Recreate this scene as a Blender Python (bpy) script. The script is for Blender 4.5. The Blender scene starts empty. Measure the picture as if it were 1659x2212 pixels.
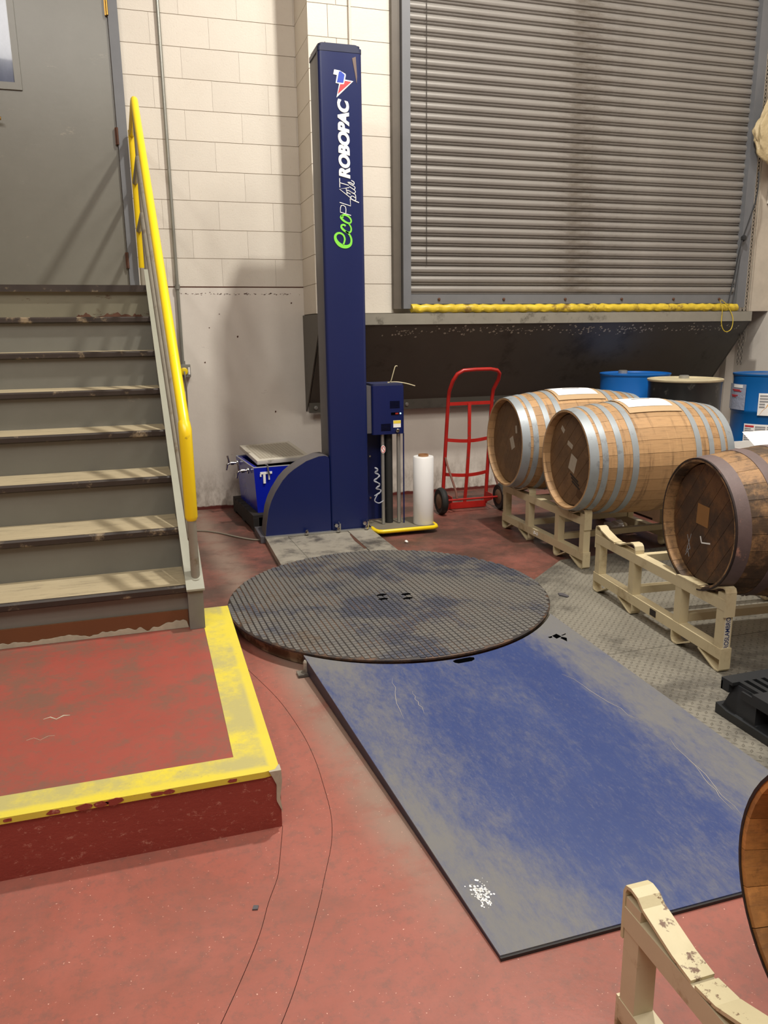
import bpy, bmesh, math, random
from mathutils import Vector, Matrix, noise
random.seed(7)
R = math.radians
C = bpy.context.scene.collection
scn = bpy.context.scene

# ------------------------------------------------------------------ camera
W_, H_ = 1659, 2212
cam_d = bpy.data.cameras.new('camera'); cam = bpy.data.objects.new('camera', cam_d); C.objects.link(cam)
scn.camera = cam
cam_d.sensor_fit = 'VERTICAL'; cam_d.sensor_height = 36.0
cam_d.lens = 36.0 * 1668.0 / H_
cam_d.clip_start = 0.02
_P, _ROLL, _YAW = R(13.29), R(0.70), R(17.03)
_fw = Vector((math.sin(_YAW)*math.cos(_P), math.cos(_YAW)*math.cos(_P), -math.sin(_P)))
_rt = Vector((math.cos(_YAW), -math.sin(_YAW), 0)); _up = _rt.cross(_fw)
_r2 = _rt*math.cos(_ROLL) - _up*math.sin(_ROLL); _u2 = _r2.cross(_fw)
cam.matrix_world = Matrix(((_r2.x, _u2.x, -_fw.x, 0), (_r2.y, _u2.y, -_fw.y, 0), (_r2.z, _u2.z, -_fw.z, 1.39), (0, 0, 0, 1)))

# ------------------------------------------------------------------ world, lights, exposure
w = bpy.data.worlds.new('world'); scn.world = w; w.use_nodes = True
w.node_tree.nodes['Background'].inputs[0].default_value = (0.9, 0.85, 0.8, 1)
w.node_tree.nodes['Background'].inputs[1].default_value = 0.05
scn.view_settings.view_transform = 'Standard'
scn.view_settings.look = 'None'
scn.view_settings.exposure = 0.08
scn.view_settings.gamma = 1.0
scn.view_settings.use_curve_mapping = False
def area(name, loc, target, size, power, col, sy=None):
    d = bpy.data.lights.new(name, 'AREA'); d.energy = power; d.color = col
    d.shape = 'RECTANGLE'; d.size = size; d.size_y = sy or size
    o = bpy.data.objects.new(name, d); C.objects.link(o); o.location = loc
    o.rotation_euler = (Vector(target) - Vector(loc)).to_track_quat('-Z', 'Y').to_euler()
    return o
area('bay_lamp', (2.05, 3.3, 5.6), (2.0, 3.6, 0), 0.20, 225, (1.0, 0.955, 0.88))
area('bay_lamp', (3.3, 1.7, 5.6), (2.2, 3.0, 0), 0.9, 82, (1.0, 0.955, 0.88))
area('bay_lamp', (-2.2, 0.6, 5.6), (0.6, 3.5, 0), 0.40, 55, (1.0, 0.96, 0.89))
area('fill_light', (-0.3, -1.0, 5.7), (0.6, 1.8, 0), 3.4, 180, (1.0, 0.96, 0.90), 1.6)  # unseen soft fill, added to brighten the foreground; not an actual fitting

# ------------------------------------------------------------------ material helpers
def lin(c):
    f = lambda v: (v/255/12.92) if v/255 <= 0.04045 else ((v/255+0.055)/1.055)**2.4
    return (f(c[0]), f(c[1]), f(c[2]), 1)
class NT:
    def __init__(s, name):
        s.m = bpy.data.materials.new(name); s.m.use_nodes = True; s.t = s.m.node_tree
        s.b = s.t.nodes['Principled BSDF']; s.tc = s.t.nodes.new('ShaderNodeTexCoord')
    def n(s, typ, **k):
        x = s.t.nodes.new(typ)
        for a, v in k.items(): setattr(x, a, v)
        return x
    def l(s, a, b): s.t.links.new(a, b)
    def mapping(s, scale=(1, 1, 1), rot=(0, 0, 0), loc=(0, 0, 0)):
        x = s.n('ShaderNodeMapping'); x.inputs['Scale'].default_value = scale; x.inputs['Rotation'].default_value = rot
        x.inputs['Location'].default_value = loc
        s.l(s.tc.outputs['Object'], x.inputs['Vector']); return x.outputs['Vector']
    def noise(s, scale, detail=4, rough=0.6, stretch=(1, 1, 1), dist=0, loc=(0, 0, 0), rot=(0, 0, 0)):
        x = s.n('ShaderNodeTexNoise'); x.inputs['Scale'].default_value = scale; x.inputs['Detail'].default_value = detail
        x.inputs['Roughness'].default_value = rough; x.inputs['Distortion'].default_value = dist
        s.l(s.mapping(stretch, rot, loc), x.inputs['Vector']); return x.outputs['Fac']
    def ramp(s, fac, lo, hi, a=0.0, b=1.0):
        x = s.n('ShaderNodeMapRange'); x.interpolation_type = 'SMOOTHSTEP'
        x.inputs['From Min'].default_value = lo; x.inputs['From Max'].default_value = hi
        x.inputs['To Min'].default_value = a; x.inputs['To Max'].default_value = b
        s.l(fac, x.inputs['Value']); return x.outputs['Result']
    def math(s, op, a, b=None):
        x = s.n('ShaderNodeMath', operation=op)
        for i, v in enumerate((a, b)):
            if v is None: continue
            if isinstance(v, (int, float)): x.inputs[i].default_value = v
            else: s.l(v, x.inputs[i])
        return x.outputs[0]
    def mix(s, fac, a, b, blend='MIX'):
        x = s.n('ShaderNodeMix'); x.data_type = 'RGBA'; x.blend_type = blend
        if isinstance(fac, (int, float)): x.inputs[0].default_value = fac
        else: s.l(fac, x.inputs[0])
        for i, v in ((6, a), (7, b)):
            if isinstance(v, tuple): x.inputs[i].default_value = v if len(v) == 4 else lin(v)
            else: s.l(v, x.inputs[i])
        return x.outputs[2]
    def bump(s, h, strength=0.3, dist=0.01, prev=None):
        x = s.n('ShaderNodeBump'); x.inputs['Strength'].default_value = strength; x.inputs['Distance'].default_value = dist
        s.l(h, x.inputs['Height'])
        if prev is not None: s.l(prev, x.inputs['Normal'])
        return x.outputs['Normal']
    def xyz(s):
        x = s.n('ShaderNodeSeparateXYZ'); s.l(s.tc.outputs['Object'], x.inputs[0]); return x.outputs
    def rnd(s):
        return s.n('ShaderNodeObjectInfo').outputs['Random']
    def out(s, col, rough=0.6, metal=0.0, nrm=None, spec=0.5):
        if isinstance(col, tuple): s.b.inputs['Base Color'].default_value = col if len(col) == 4 else lin(col)
        else: s.l(col, s.b.inputs['Base Color'])
        for k, v in (('Roughness', rough), ('Metallic', metal)):
            if isinstance(v, (int, float)): s.b.inputs[k].default_value = v
            else: s.l(v, s.b.inputs[k])
        s.b.inputs['Specular IOR Level'].default_value = spec
        if nrm is not None: s.l(nrm, s.b.inputs['Normal'])
        return s.m
def simple(name, col, rough=0.5, metal=0.0, var=0.12, scale=8.0, dirt=None, dscale=5.0, dlo=0.55, dhi=0.7, bump=0.0, jitter=0.0, stretch=(1, 1, 1), spec=0.5):
    n = NT(name)
    d = tuple(max(0, int(v*(1-var))) for v in col); u = tuple(min(255, int(v*(1+var*0.6))) for v in col)
    c = n.mix(n.noise(scale, 5, 0.65, stretch), d, u)
    if dirt: c = n.mix(n.ramp(n.noise(dscale, 6, 0.7, stretch, loc=(3, 7, 1)), dlo, dhi), c, dirt)
    if jitter:
        hv = n.n('ShaderNodeHueSaturation'); n.l(c, hv.inputs['Color'])
        n.l(n.ramp(n.rnd(), 0, 1, 1-jitter, 1+jitter), hv.inputs['Value']); c = hv.outputs[0]
    nr = n.bump(n.noise(scale*12, 4, 0.6, stretch), bump, 0.003) if bump else None
    return n.out(c, rough, metal, nr, spec)

# --- the materials
def m_block():
    n = NT('painted_block')
    c = n.mix(n.noise(3.0, 5, 0.7), (206, 198, 184), (220, 213, 200))
    c = n.mix(n.ramp(n.noise(60, 3, 0.6), 0.62, 0.72, 0, 0.35), c, (190, 176, 155))
    hv = n.n('ShaderNodeHueSaturation'); n.l(c, hv.inputs['Color']); n.l(n.ramp(n.rnd(), 0, 1, 0.97, 1.02), hv.inputs['Value'])
    nr = n.bump(n.noise(90, 5, 0.7), 0.5, 0.003)
    return n.out(hv.outputs[0], 0.55, 0, nr)
def m_plaster():
    n = NT('painted_concrete')
    x = n.xyz()
    c = n.mix(n.noise(2.2, 6, 0.7), (205, 197, 186), (226, 219, 208))
    c = n.mix(n.ramp(n.noise(9, 6, 0.75, (1, 1, 2.2), 0.6), 0.66, 0.72, 0, 0.55), c, (120, 108, 96))
    low = n.ramp(x['Z'], 0.45, 0.0, 0, 1)
    c = n.mix(n.math('MULTIPLY', n.ramp(n.noise(5, 7, 0.75, (2, 2, 1)), 0.35, 0.7), low), c, (134, 122, 108))
    edge = n.ramp(n.math('ADD', x['Z'], n.math('MULTIPLY', n.noise(14, 4), 0.03)), 0.045, 0.035, 0, 1)
    c = n.mix(edge, c, (96, 40, 34))
    nr = n.bump(n.noise(25, 6, 0.7), 0.25, 0.004)
    return n.out(c, 0.5, 0, nr)
def m_floor():
    n = NT('red_floor_paint')
    x = n.xyz()
    c = n.mix(n.noise(2.5, 7, 0.7), (142, 78, 66), (164, 98, 84))
    c = n.mix(n.ramp(n.noise(1.7, 8, 0.75, (1, 1, 1), 0.5), 0.44, 0.62, 0, 0.75), c, (136, 84, 72))
    c = n.mix(n.ramp(n.noise(28, 8, 0.8), 0.46, 0.66, 0, 0.7), c, (122, 84, 74))
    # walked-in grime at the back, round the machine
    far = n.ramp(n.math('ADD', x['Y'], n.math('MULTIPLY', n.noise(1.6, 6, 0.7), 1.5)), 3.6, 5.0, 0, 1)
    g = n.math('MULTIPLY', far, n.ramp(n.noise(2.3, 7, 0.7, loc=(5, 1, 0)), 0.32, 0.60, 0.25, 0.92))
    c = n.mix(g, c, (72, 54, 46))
    # grey scuffing beside the ramp
    ex = n.math('ABSOLUTE', n.math('SUBTRACT', n.math('ADD', x['X'], n.math('MULTIPLY', x['Y'], 0.07)), 0.74))
    sc = n.math('MULTIPLY', n.ramp(ex, 0.16, 0.0), n.math('MULTIPLY', n.ramp(x['Y'], 1.2, 1.9), n.ramp(n.noise(5, 6, 0.7), 0.3, 0.55, 0.3, 0.9)))
    c = n.mix(sc, c, (142, 120, 106))
    c = n.mix(n.ramp(n.noise(150, 2, 0.5), 0.71, 0.74, 0, 0.8), c, (226, 178, 160))
    nr = n.bump(n.noise(60, 6, 0.7), 0.12, 0.003)
    return n.out(c, n.ramp(n.noise(3, 5), 0.3, 0.7, 0.38, 0.6), 0, nr)
def m_step(front=False):
    n = NT('step_paint')
    if front:
        c = n.mix(n.noise(6, 6, 0.7), (128, 50, 42), (146, 64, 53))
        c = n.mix(n.ramp(n.noise(30, 7, 0.85, (1, 1, 1.6)), 0.57, 0.62, 0, 0.7), c, (186, 132, 116))
        return n.out(c, 0.42, 0, n.bump(n.noise(22, 6, 0.75, (1, 1, 1.5)), 0.5, 0.006))
    c = n.mix(n.noise(2.6, 7, 0.7), (136, 62, 52), (158, 78, 66))
    c = n.mix(n.ramp(n.noise(2.4, 7, 0.8, loc=(2, 0.4, 0)), 0.42, 0.60, 0, 0.85), c, (112, 84, 70))
    c = n.mix(n.ramp(n.noise(36, 7, 0.8), 0.50, 0.66, 0, 0.7), c, (118, 84, 72))
    return n.out(c, 0.5, 0, n.bump(n.noise(60, 6, 0.7), 0.12, 0.003))
def m_yellow_edge():
    n = NT('worn_yellow_paint')
    c = n.mix(n.noise(5, 5), (208, 190, 50), (222, 206, 70))
    x = n.xyz()
    inner = n.math('MINIMUM', n.ramp(x['Y'], -0.722, -0.700, 0.15, 1), n.ramp(x['X'], 1.462, 1.445, 0.15, 1))
    c = n.mix(n.math('MULTIPLY', inner, n.ramp(n.noise(3.2, 8, 0.75), 0.34, 0.56, 0, 0.92)), c, (172, 164, 108))
    c = n.mix(n.ramp(n.noise(50, 7, 0.8), 0.60, 0.68, 0, 0.6), c, (150, 140, 96))
    return n.out(c, 0.45, 0, n.bump(n.noise(70, 5, 0.7), 0.2, 0.003))
def m_ramp():
    n = NT('worn_blue_plate')
    x = n.xyz()
    c = n.mix(n.noise(2.2, 7, 0.7, (1.6, 0.7, 1)), (36, 54, 106), (54, 73, 124))
    big = n.noise(1.5, 8, 0.72, (1.5, 0.7, 1), 0.4, loc=(0.7, 0.2, 0))
    ax = n.math('ADD', x['X'], n.math('MULTIPLY', x['Y'], 0.06))
    le = n.ramp(ax, 0.46, 0.08)
    ind = n.ramp(ax, 0.0, 0.10)            # the very edge keeps its paint
    re = n.ramp(n.math('ADD', ax, n.math('MULTIPLY', x['Y'], -0.02)), 0.88, 1.12)
    e = n.math('MAXIMUM', n.math('MULTIPLY', le, n.math('ADD', n.math('MULTIPLY', ind, 0.6), 0.4)), re)
    far = n.math('MULTIPLY', n.ramp(x['Y'], 1.25, 1.6), 0.10)
    near = n.math('MULTIPLY', n.ramp(x['Y'], 0.4, 0.0), 0.10)
    f = n.math('ADD', n.math('ADD', n.math('MULTIPLY', e, 0.34), big), n.math('ADD', far, near))
    f = n.math('ADD', f, n.math('MULTIPLY', n.math('SUBTRACT', n.noise(22, 9, 0.88, (1.7, 0.55, 1)), 0.5), 0.95))
    c = n.mix(n.ramp(f, 0.42, 0.98, 0, 0.96), c, (110, 109, 106))
    c = n.mix(n.ramp(n.noise(46, 8, 0.85, (2.2, 0.7, 1)), 0.50, 0.72, 0, 0.5), c, (106, 110, 124))
    c = n.mix(n.ramp(n.noise(7, 9, 0.85, (3.5, 0.3, 1), 1.2, rot=(0, 0, 0.2)), 0.66, 0.72, 0, 0.35), c, (150, 156, 172))
    return n.out(c, n.ramp(f, 0.4, 0.9, 0.42, 0.6), 0.0, n.bump(n.noise(80, 5, 0.7), 0.1, 0.002))
def m_plate():
    n = NT('diamond_plate')
    x = n.xyz()
    u = n.math('MULTIPLY', n.math('ADD', x['X'], x['Y']), 26.0); v = n.math('MULTIPLY', n.math('SUBTRACT', x['X'], x['Y']), 26.0)
    fu = n.math('ABSOLUTE', n.math('SUBTRACT', n.math('FRACT', u), 0.5)); fv = n.math('ABSOLUTE', n.math('SUBTRACT', n.math('FRACT', v), 0.5))
    par = n.math('MODULO', n.math('ADD', n.math('FLOOR', u), n.math('FLOOR', v)), 2.0)
    par = n.ramp(n.math('ABSOLUTE', par), 0.4, 0.6)
    a = n.math('ADD', n.math('MULTIPLY', fu, 3.4), n.math('MULTIPLY', fv, 1.3)); b = n.math('ADD', n.math('MULTIPLY', fu, 1.3), n.math('MULTIPLY', fv, 3.4))
    mx = n.n('ShaderNodeMix'); mx.data_type = 'FLOAT'; n.l(par, mx.inputs[0]); n.l(a, mx.inputs[2]); n.l(b, mx.inputs[3])
    loz = n.ramp(mx.outputs[0], 0.72, 0.45)
    c = n.mix(n.noise(3, 7, 0.75), (112, 108, 98), (142, 137, 124))
    c = n.mix(n.ramp(n.noise(1.3, 7, 0.7, loc=(1, 2, 0)), 0.48, 0.62, 0, 0.8), c, (76, 73, 67))
    c = n.mix(n.ramp(n.noise(40, 6, 0.8), 0.58, 0.70, 0, 0.5), c, (168, 160, 138))
    c = n.mix(n.math('MULTIPLY', loz, 0.35), c, (74, 68, 58))
    return n.out(c, 0.5, 0.0, n.bump(loz, 0.7, 0.006))
def m_rubber():
    n = NT('turntable_tread')
    c = n.mix(n.noise(3.5, 6, 0.7), (92, 92, 92), (120, 116, 108))
    c = n.mix(n.ramp(n.noise(2.2, 7, 0.75, loc=(4, 1, 0)), 0.46, 0.60, 0, 0.8), c, (58, 64, 82))
    c = n.mix(n.ramp(n.noise(2.0, 6, 0.75, loc=(0, 6, 0)), 0.56, 0.68, 0, 0.6), c, (96, 76, 52))
    c = n.mix(n.ramp(n.noise(45, 5, 0.7), 0.60, 0.75, 0, 0.5), c, (146, 140, 126))
    return n.out(c, 0.5, 0.1, n.bump(n.noise(120, 3), 0.15, 0.002))
def m_oak(name, a, b, stain, dark=0.0, jitter=0.16, drip=0.0, blotch=2.4):
    n = NT(name)
    c = n.mix(n.noise(7, 7, 0.7, (0.25, 2.4, 2.4), 0.4), a, b)
    c = n.mix(n.ramp(n.noise(6, 8, 0.8, (0.6, 1.6, 1.6)), 0.50, 0.70, 0, 0.75), c, stain)
    c = n.mix(n.ramp(n.noise(70, 4, 0.6, (0.12, 1.6, 1.6)), 0.50, 0.72, 0, 0.35), c, tuple(int(v*0.6) for v in b))
    geo = n.n('ShaderNodeNewGeometry').outputs['Position']
    def wn(scale, stretch, detail=7, rough=0.75, loc=(0, 0, 0)):
        m = n.n('ShaderNodeMapping'); m.inputs['Scale'].default_value = stretch; m.inputs['Location'].default_value = loc; n.l(geo, m.inputs['Vector'])
        x = n.n('ShaderNodeTexNoise'); x.inputs['Scale'].default_value = scale; x.inputs['Detail'].default_value = detail; x.inputs['Roughness'].default_value = rough
        n.l(m.outputs['Vector'], x.inputs['Vector']); return x.outputs['Fac']
    if drip:   # spilt wine that has run down over the bilge
        c = n.mix(n.ramp(wn(9, (2.6, 0.35, 0.22)), 0.50, 0.64, 0, drip), c, tuple(int(v*0.72) for v in stain))
        c = n.mix(n.ramp(wn(14, (2.4, 0.4, 0.2), loc=(3, 1, 2)), 0.56, 0.70, 0, drip*0.6), c, tuple(min(255, int(v*1.08)) for v in b))
    if dark:
        c = n.mix(n.ramp(wn(blotch*2.2, (1, 1, 1), 8, 0.7, (2, 2, 2)), 0.40, 0.57, 0, dark), c, (46, 36, 29))
        c = n.mix(n.ramp(wn(26, (1, 1, 1), 7, 0.8, (5, 2, 2)), 0.54, 0.66, 0, dark*0.7), c, (38, 30, 25))
    hv = n.n('ShaderNodeHueSaturation'); n.l(c, hv.inputs['Color']); n.l(n.ramp(n.rnd(), 0, 1, 1-jitter, 1+jitter), hv.inputs['Value'])
    return n.out(hv.outputs[0], 0.6, 0, n.bump(n.noise(60, 5, 0.7, (0.15, 2, 2)), 0.25, 0.003))
def m_tread():
    n = NT('worn_tread_plate')
    c = n.mix(n.noise(5, 7, 0.75, (0.5, 2, 2)), (150, 136, 108), (188, 174, 142))
    c = n.mix(n.ramp(n.noise(10, 7, 0.8, (0.5, 3, 2)), 0.50, 0.66, 0, 0.6), c, (118, 108, 88))
    return n.out(c, 0.6, 0, n.bump(n.noise(40, 6, 0.7), 0.2, 0.003))
def m_riser(name='riser_paint', chip=0.0, base=(112, 111, 103)):
    n = NT(name)
    c = n.mix(n.noise(4, 6, 0.7), tuple(int(v*0.93) for v in base), tuple(int(v*1.07) for v in base))
    c = n.mix(n.ramp(n.noise(5, 8, 0.8, (0.7, 1, 1.6)), 0.60, 0.72, 0, 0.5), c, (168, 160, 142))
    if chip: c = n.mix(n.ramp(n.noise(7, 8, 0.75, (0.6, 1, 1.6), loc=(1, 5, 3)), 0.60, 0.63, 0, chip), c, (74, 54, 34))
    return n.out(c, 0.42, 0, n.bump(n.noise(30, 5, 0.7), 0.1, 0.003))

BLOCK, PLASTER, FLOOR, STEP, STEPF, YEDGE, RAMP, PLATE, TREADS = m_block(), m_plaster(), m_floor(), m_step(), m_step(True), m_yellow_edge(), m_ramp(), m_plate(), m_rubber()
MORTAR = simple('mortar_paint', (188, 178, 162), 0.8)
BLUE = simple('machine_blue', (12, 27, 80), 0.34, 0.0, 0.06, 3, bump=0.05)
MASTBLUE = simple('mast_blue', (17, 30, 80), 0.34, 0.0, 0.06, 3, dirt=(66, 66, 84), dscale=3.2, dlo=0.70, dhi=0.74, bump=0.05)
DKGREY = simple('mast_grey', (86, 84, 88), 0.45)
DARK = simple('dark_void', (5, 5, 6), 1.0, spec=0.0)
BLACK = simple('black_plastic', (38, 40, 42), 0.45, 0, 0.2, 10, bump=0.1)
RUBBER = simple('black_rubber', (34, 34, 33), 0.7, 0, 0.2, 14, dirt=(80, 74, 66), dscale=9)
RUSTRIM = simple('rusty_rim', (96, 82, 60), 0.6, 0.2, 0.3, 12, dirt=(150, 138, 112), dscale=9, dlo=0.5, dhi=0.62, bump=0.3)
BASEPL = simple('worn_base_plate', (158, 152, 138), 0.45, 0.1, 0.15, 6, dirt=(84, 80, 74), dscale=4.5, dlo=0.44, dhi=0.66, bump=0.1)
RUST = simple('rust', (84, 52, 36), 0.8, 0, 0.3, 20)
JAMB = simple('door_frame_grey', (106, 108, 112), 0.5, 0.0, 0.1, 5)
DOORG = m_riser('steel_door_paint', 0.0, (112, 110, 101)); DOORG.node_tree.nodes['Principled BSDF'].inputs['Roughness'].default_value = 0.30
SLAT = simple('shutter_slat', (138, 134, 128), 0.38, 0.2, 0.12, 6, dirt=(92, 84, 74), dscale=3.5, dlo=0.50, dhi=0.78, bump=0.08, stretch=(0.4, 1, 1))
CHUTE = simple('chute_grey', (84, 80, 72), 0.5, 0.1, 0.12, 3, dirt=(64, 60, 54), dscale=2.5, bump=0.06)
SILL = simple('sill_grey', (138, 134, 122), 0.5, 0.1, 0.12, 6, dirt=(90, 86, 76), dscale=6)
CHIP = simple('chipped_paint', (176, 168, 152), 0.6)
YTARP = simple('yellow_tarp', (212, 184, 52), 0.35, 0, 0.2, 18, dirt=(130, 104, 44), dscale=9, dlo=0.52, dhi=0.68, bump=0.4)
YPIPE = simple('yellow_pipe', (240, 208, 26), 0.32, 0, 0.05, 6, dirt=(190, 160, 40), dscale=9, dlo=0.66, dhi=0.72)
GPIPE = simple('grey_pipe', (140, 134, 120), 0.45, 0.1, 0.15, 8, dirt=(110, 96, 74), dscale=7)
STRING = simple('stringer_grey', (152, 152, 136), 0.5, 0, 0.08, 6)
STRFACE = simple('stringer_end', (118, 116, 110), 0.5, 0, 0.12, 8)
TREAD = m_tread(); NOSE = simple('nosing_dark', (52, 44, 38), 0.5, 0, 0.3, 12, dirt=(132, 116, 92), dscale=9, dlo=0.56, dhi=0.68)
RISER = m_riser(); RISERC = m_riser('riser_chipped', 0.9, (112, 108, 92))
KICK = m_riser('kick_brown', 0.0, (104, 66, 40)); KICKW = simple('flaked_cement', (176, 168, 148), 0.8, 0, 0.2, 20)
RACK = simple('rack_cream', (204, 190, 154), 0.45, 0.0, 0.08, 5, dirt=(152, 132, 96), dscale=4, dlo=0.52, dhi=0.72)
RACKD = simple('rack_cream_worn', (206, 194, 156), 0.45, 0.0, 0.08, 5, dirt=(112, 84, 62), dscale=12, dlo=0.56, dhi=0.60, bump=0.2)
OAK = m_oak('oak_stave', (160, 122, 82), (188, 152, 108), (136, 100, 68), 0.0, 0.12, 0.6)
OAKH = m_oak('oak_head', (104, 76, 48), (126, 96, 64), (84, 58, 38), 0.25, 0.07)
OAKD = m_oak('charred_oak', (146, 108, 70), (176, 138, 92), (104, 74, 50), 0.85, 0.18)
OAKDH = m_oak('charred_head', (92, 60, 34), (118, 82, 48), (66, 42, 26), 0.7, 0.08)
OAKE = m_oak('amber_oak', (186, 124, 64), (212, 150, 84), (140, 96, 70), 0.4, 0.2)
HOOP = simple('galvanised_hoop', (158, 166, 170), 0.42, 0.25, 0.12, 5, dirt=(112, 112, 112), dscale=7, dlo=0.55, dhi=0.72)
HOOPR = simple('rusty_hoop', (104, 88, 86), 0.6, 0.1, 0.25, 8, dirt=(176, 132, 112), dscale=5, dlo=0.58, dhi=0.66, bump=0.2)
HOOPB = simple('black_hoop', (52, 42, 40), 0.6, 0.3, 0.2, 8, dirt=(90, 62, 48), dscale=9)
PAPER = simple('white_paper', (238, 236, 232), 0.7, 0, 0.02)
TAG = simple('tag_paper', (176, 166, 148), 0.7, 0, 0.08, 40)
TAPE = simple('brown_tape', (188, 160, 124), 0.4, 0, 0.05)
INK = simple('grey_ink', (150, 150, 152), 0.8)
DINK = simple('dark_ink', (44, 38, 32), 0.8)
REDINK = simple('red_ink', (206, 52, 56), 0.6)
BLUEINK = simple('blue_ink', (48, 70, 130), 0.6)
WHITE = simple('white_vinyl', (240, 240, 236), 0.5, 0, 0.01)
GREEN = simple('green_vinyl', (130, 222, 70), 0.5, 0, 0.01)
LBLUE = simple('logo_blue', (44, 72, 176), 0.5, 0, 0.01)
LRED = simple('logo_red', (240, 66, 70), 0.5, 0, 0.01)
DRUMB = simple('drum_blue', (26, 104, 184), 0.32, 0, 0.08, 3)
DRUMD = simple('drum_deep_blue', (16, 92, 158), 0.32, 0, 0.08, 3)
DRUMK = simple('drum_black', (22, 23, 24), 0.35, 0.0, 0.15, 5, dirt=(92, 90, 86), dscale=7, dlo=0.56, dhi=0.74)
DRUMT = simple('drum_lid_dirty', (196, 184, 152), 0.6, 0, 0.2, 8)
REDM = simple('red_enamel', (170, 34, 28), 0.35, 0, 0.15, 12, dirt=(120, 60, 48), dscale=14, dlo=0.60, dhi=0.68)
CHROME = simple('chrome', (200, 202, 204), 0.16, 1.0, 0.03)
STEEL = simple('bright_steel', (176, 176, 172), 0.3, 0.7, 0.06)
CONDUIT = simple('conduit_steel', (150, 150, 142), 0.35, 0.55, 0.08)
COOLB = simple('cooler_blue', (18, 34, 170), 0.25, 0, 0.05)
LIDG = simple('lid_grey', (204, 198, 184), 0.45, 0, 0.06, 5, dirt=(140, 130, 114), dscale=8)
FILM = simple('white_film', (236, 236, 234), 0.3, 0, 0.02)
CARD = simple('brown_card', (150, 110, 72), 0.8)
BRASS = simple('brass', (170, 132, 60), 0.35, 0.7, 0.1)
CEIL = simple('ceiling_white', (206, 202, 194), 0.8)
TIE = simple('tan_tie', (206, 196, 160), 0.5)
LED = NT('green_led'); LED.b.inputs['Emission Color'].default_value = (0.3, 1.0, 0.8, 1); LED.b.inputs['Emission Strength'].default_value = 6; LED = LED.m
REDLED = NT('red_display'); REDLED.b.inputs['Base Color'].default_value = (0.02, 0, 0, 1); REDLED.b.inputs['Emission Color'].default_value = (1, 0.05, 0.03, 1); REDLED.b.inputs['Emission Strength'].default_value = 0.25; REDLED = REDLED.m
def m_clear(name, col, alpha, rough=0.15):
    n = NT(name); n.out(col, rough, 0, n.bump(n.noise(30, 6, 0.7), 0.8, 0.01)); n.b.inputs['Alpha'].default_value = alpha; return n.m
CLEAR = m_clear('clear_film', (232, 232, 236), 0.35)
WRAP = m_clear('hanging_plastic', (196, 178, 138), 0.86, 0.3)
SLEEVE = m_clear('plastic_sleeve', (176, 182, 200), 0.7)
PANE = NT('window_pane'); PANE = PANE.out(PANE.mix(PANE.noise(7, 5, 0.7, (1, 1, 0.6)), (44, 52, 74), (104, 112, 134)), 0.12, 0)
PANE.node_tree.nodes['Principled BSDF'].inputs['Coat Weight'].default_value = 0.6

# ------------------------------------------------------------------ mesh helpers
def box(bm, x0, x1, y0, y1, z0, z1, M=None):
    v = [bm.verts.new(p) for p in ((x0, y0, z0), (x1, y0, z0), (x1, y1, z0), (x0, y1, z0), (x0, y0, z1), (x1, y0, z1), (x1, y1, z1), (x0, y1, z1))]
    if M is not None:
        for q in v: q.co = M @ q.co
    for f in ((0, 3, 2, 1), (4, 5, 6, 7), (0, 1, 5, 4), (1, 2, 6, 5), (2, 3, 7, 6), (3, 0, 4, 7)):
        bm.faces.new([v[i] for i in f])
    return v
def bevel(bm, w, seg=2):
    bmesh.ops.bevel(bm, geom=list(bm.edges), offset=w, segments=seg, affect='EDGES', profile=0.7, clamp_overlap=True)
def tube(bm, pts, r, seg=10, closed=False, cap=True):
    pts = [Vector(p) for p in pts]; n = len(pts); rings = []
    rr = r if isinstance(r, (list, tuple)) else [r]*n
    up = None
    for i, p in enumerate(pts):
        a = pts[(i-1) % n] if (i or closed) else p; b = pts[(i+1) % n] if (i < n-1 or closed) else p
        t = (b-a).normalized()
        if up is None:
            up = Vector((0, 0, 1)) if abs(t.z) < 0.9 else Vector((1, 0, 0))
        s = t.cross(up).normalized(); up = s.cross(t).normalized()
        rings.append([bm.verts.new(p + rr[i]*(math.cos(2*math.pi*k/seg)*s + math.sin(2*math.pi*k/seg)*up)) for k in range(seg)])
    m = n if closed else n-1
    for i in range(m):
        A, B = rings[i], rings[(i+1) % n]
        for k in range(seg): bm.faces.new((A[k], A[(k+1) % seg], B[(k+1) % seg], B[k]))
    if cap and not closed:
        bm.faces.new(rings[0][::-1]); bm.faces.new(rings[-1])
def arc(c, r, a0, a1, n, plane='xz'):
    o = []
    for i in range(n+1):
        a = a0+(a1-a0)*i/n; u, v = r*math.cos(a), r*math.sin(a)
        o.append((c[0]+u, c[1], c[2]+v) if plane == 'xz' else (c[0], c[1]+u, c[2]+v) if plane == 'yz' else (c[0]+u, c[1]+v, c[2]))
    return o
def lathe(bm, prof, seg=32, M=None, caps=True):
    rings = []
    for r, z in prof:
        rings.append([bm.verts.new((r*math.cos(2*math.pi*k/seg), r*math.sin(2*math.pi*k/seg), z)) for k in range(seg)])
    for A, B in zip(rings, rings[1:]):
        for k in range(seg): bm.faces.new((A[k], A[(k+1) % seg], B[(k+1) % seg], B[k]))
    if caps: bm.faces.new(rings[0][::-1]); bm.faces.new(rings[-1])
    if M is not None: bmesh.ops.transform(bm, matrix=M, verts=[v for rg in rings for v in rg])
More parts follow.
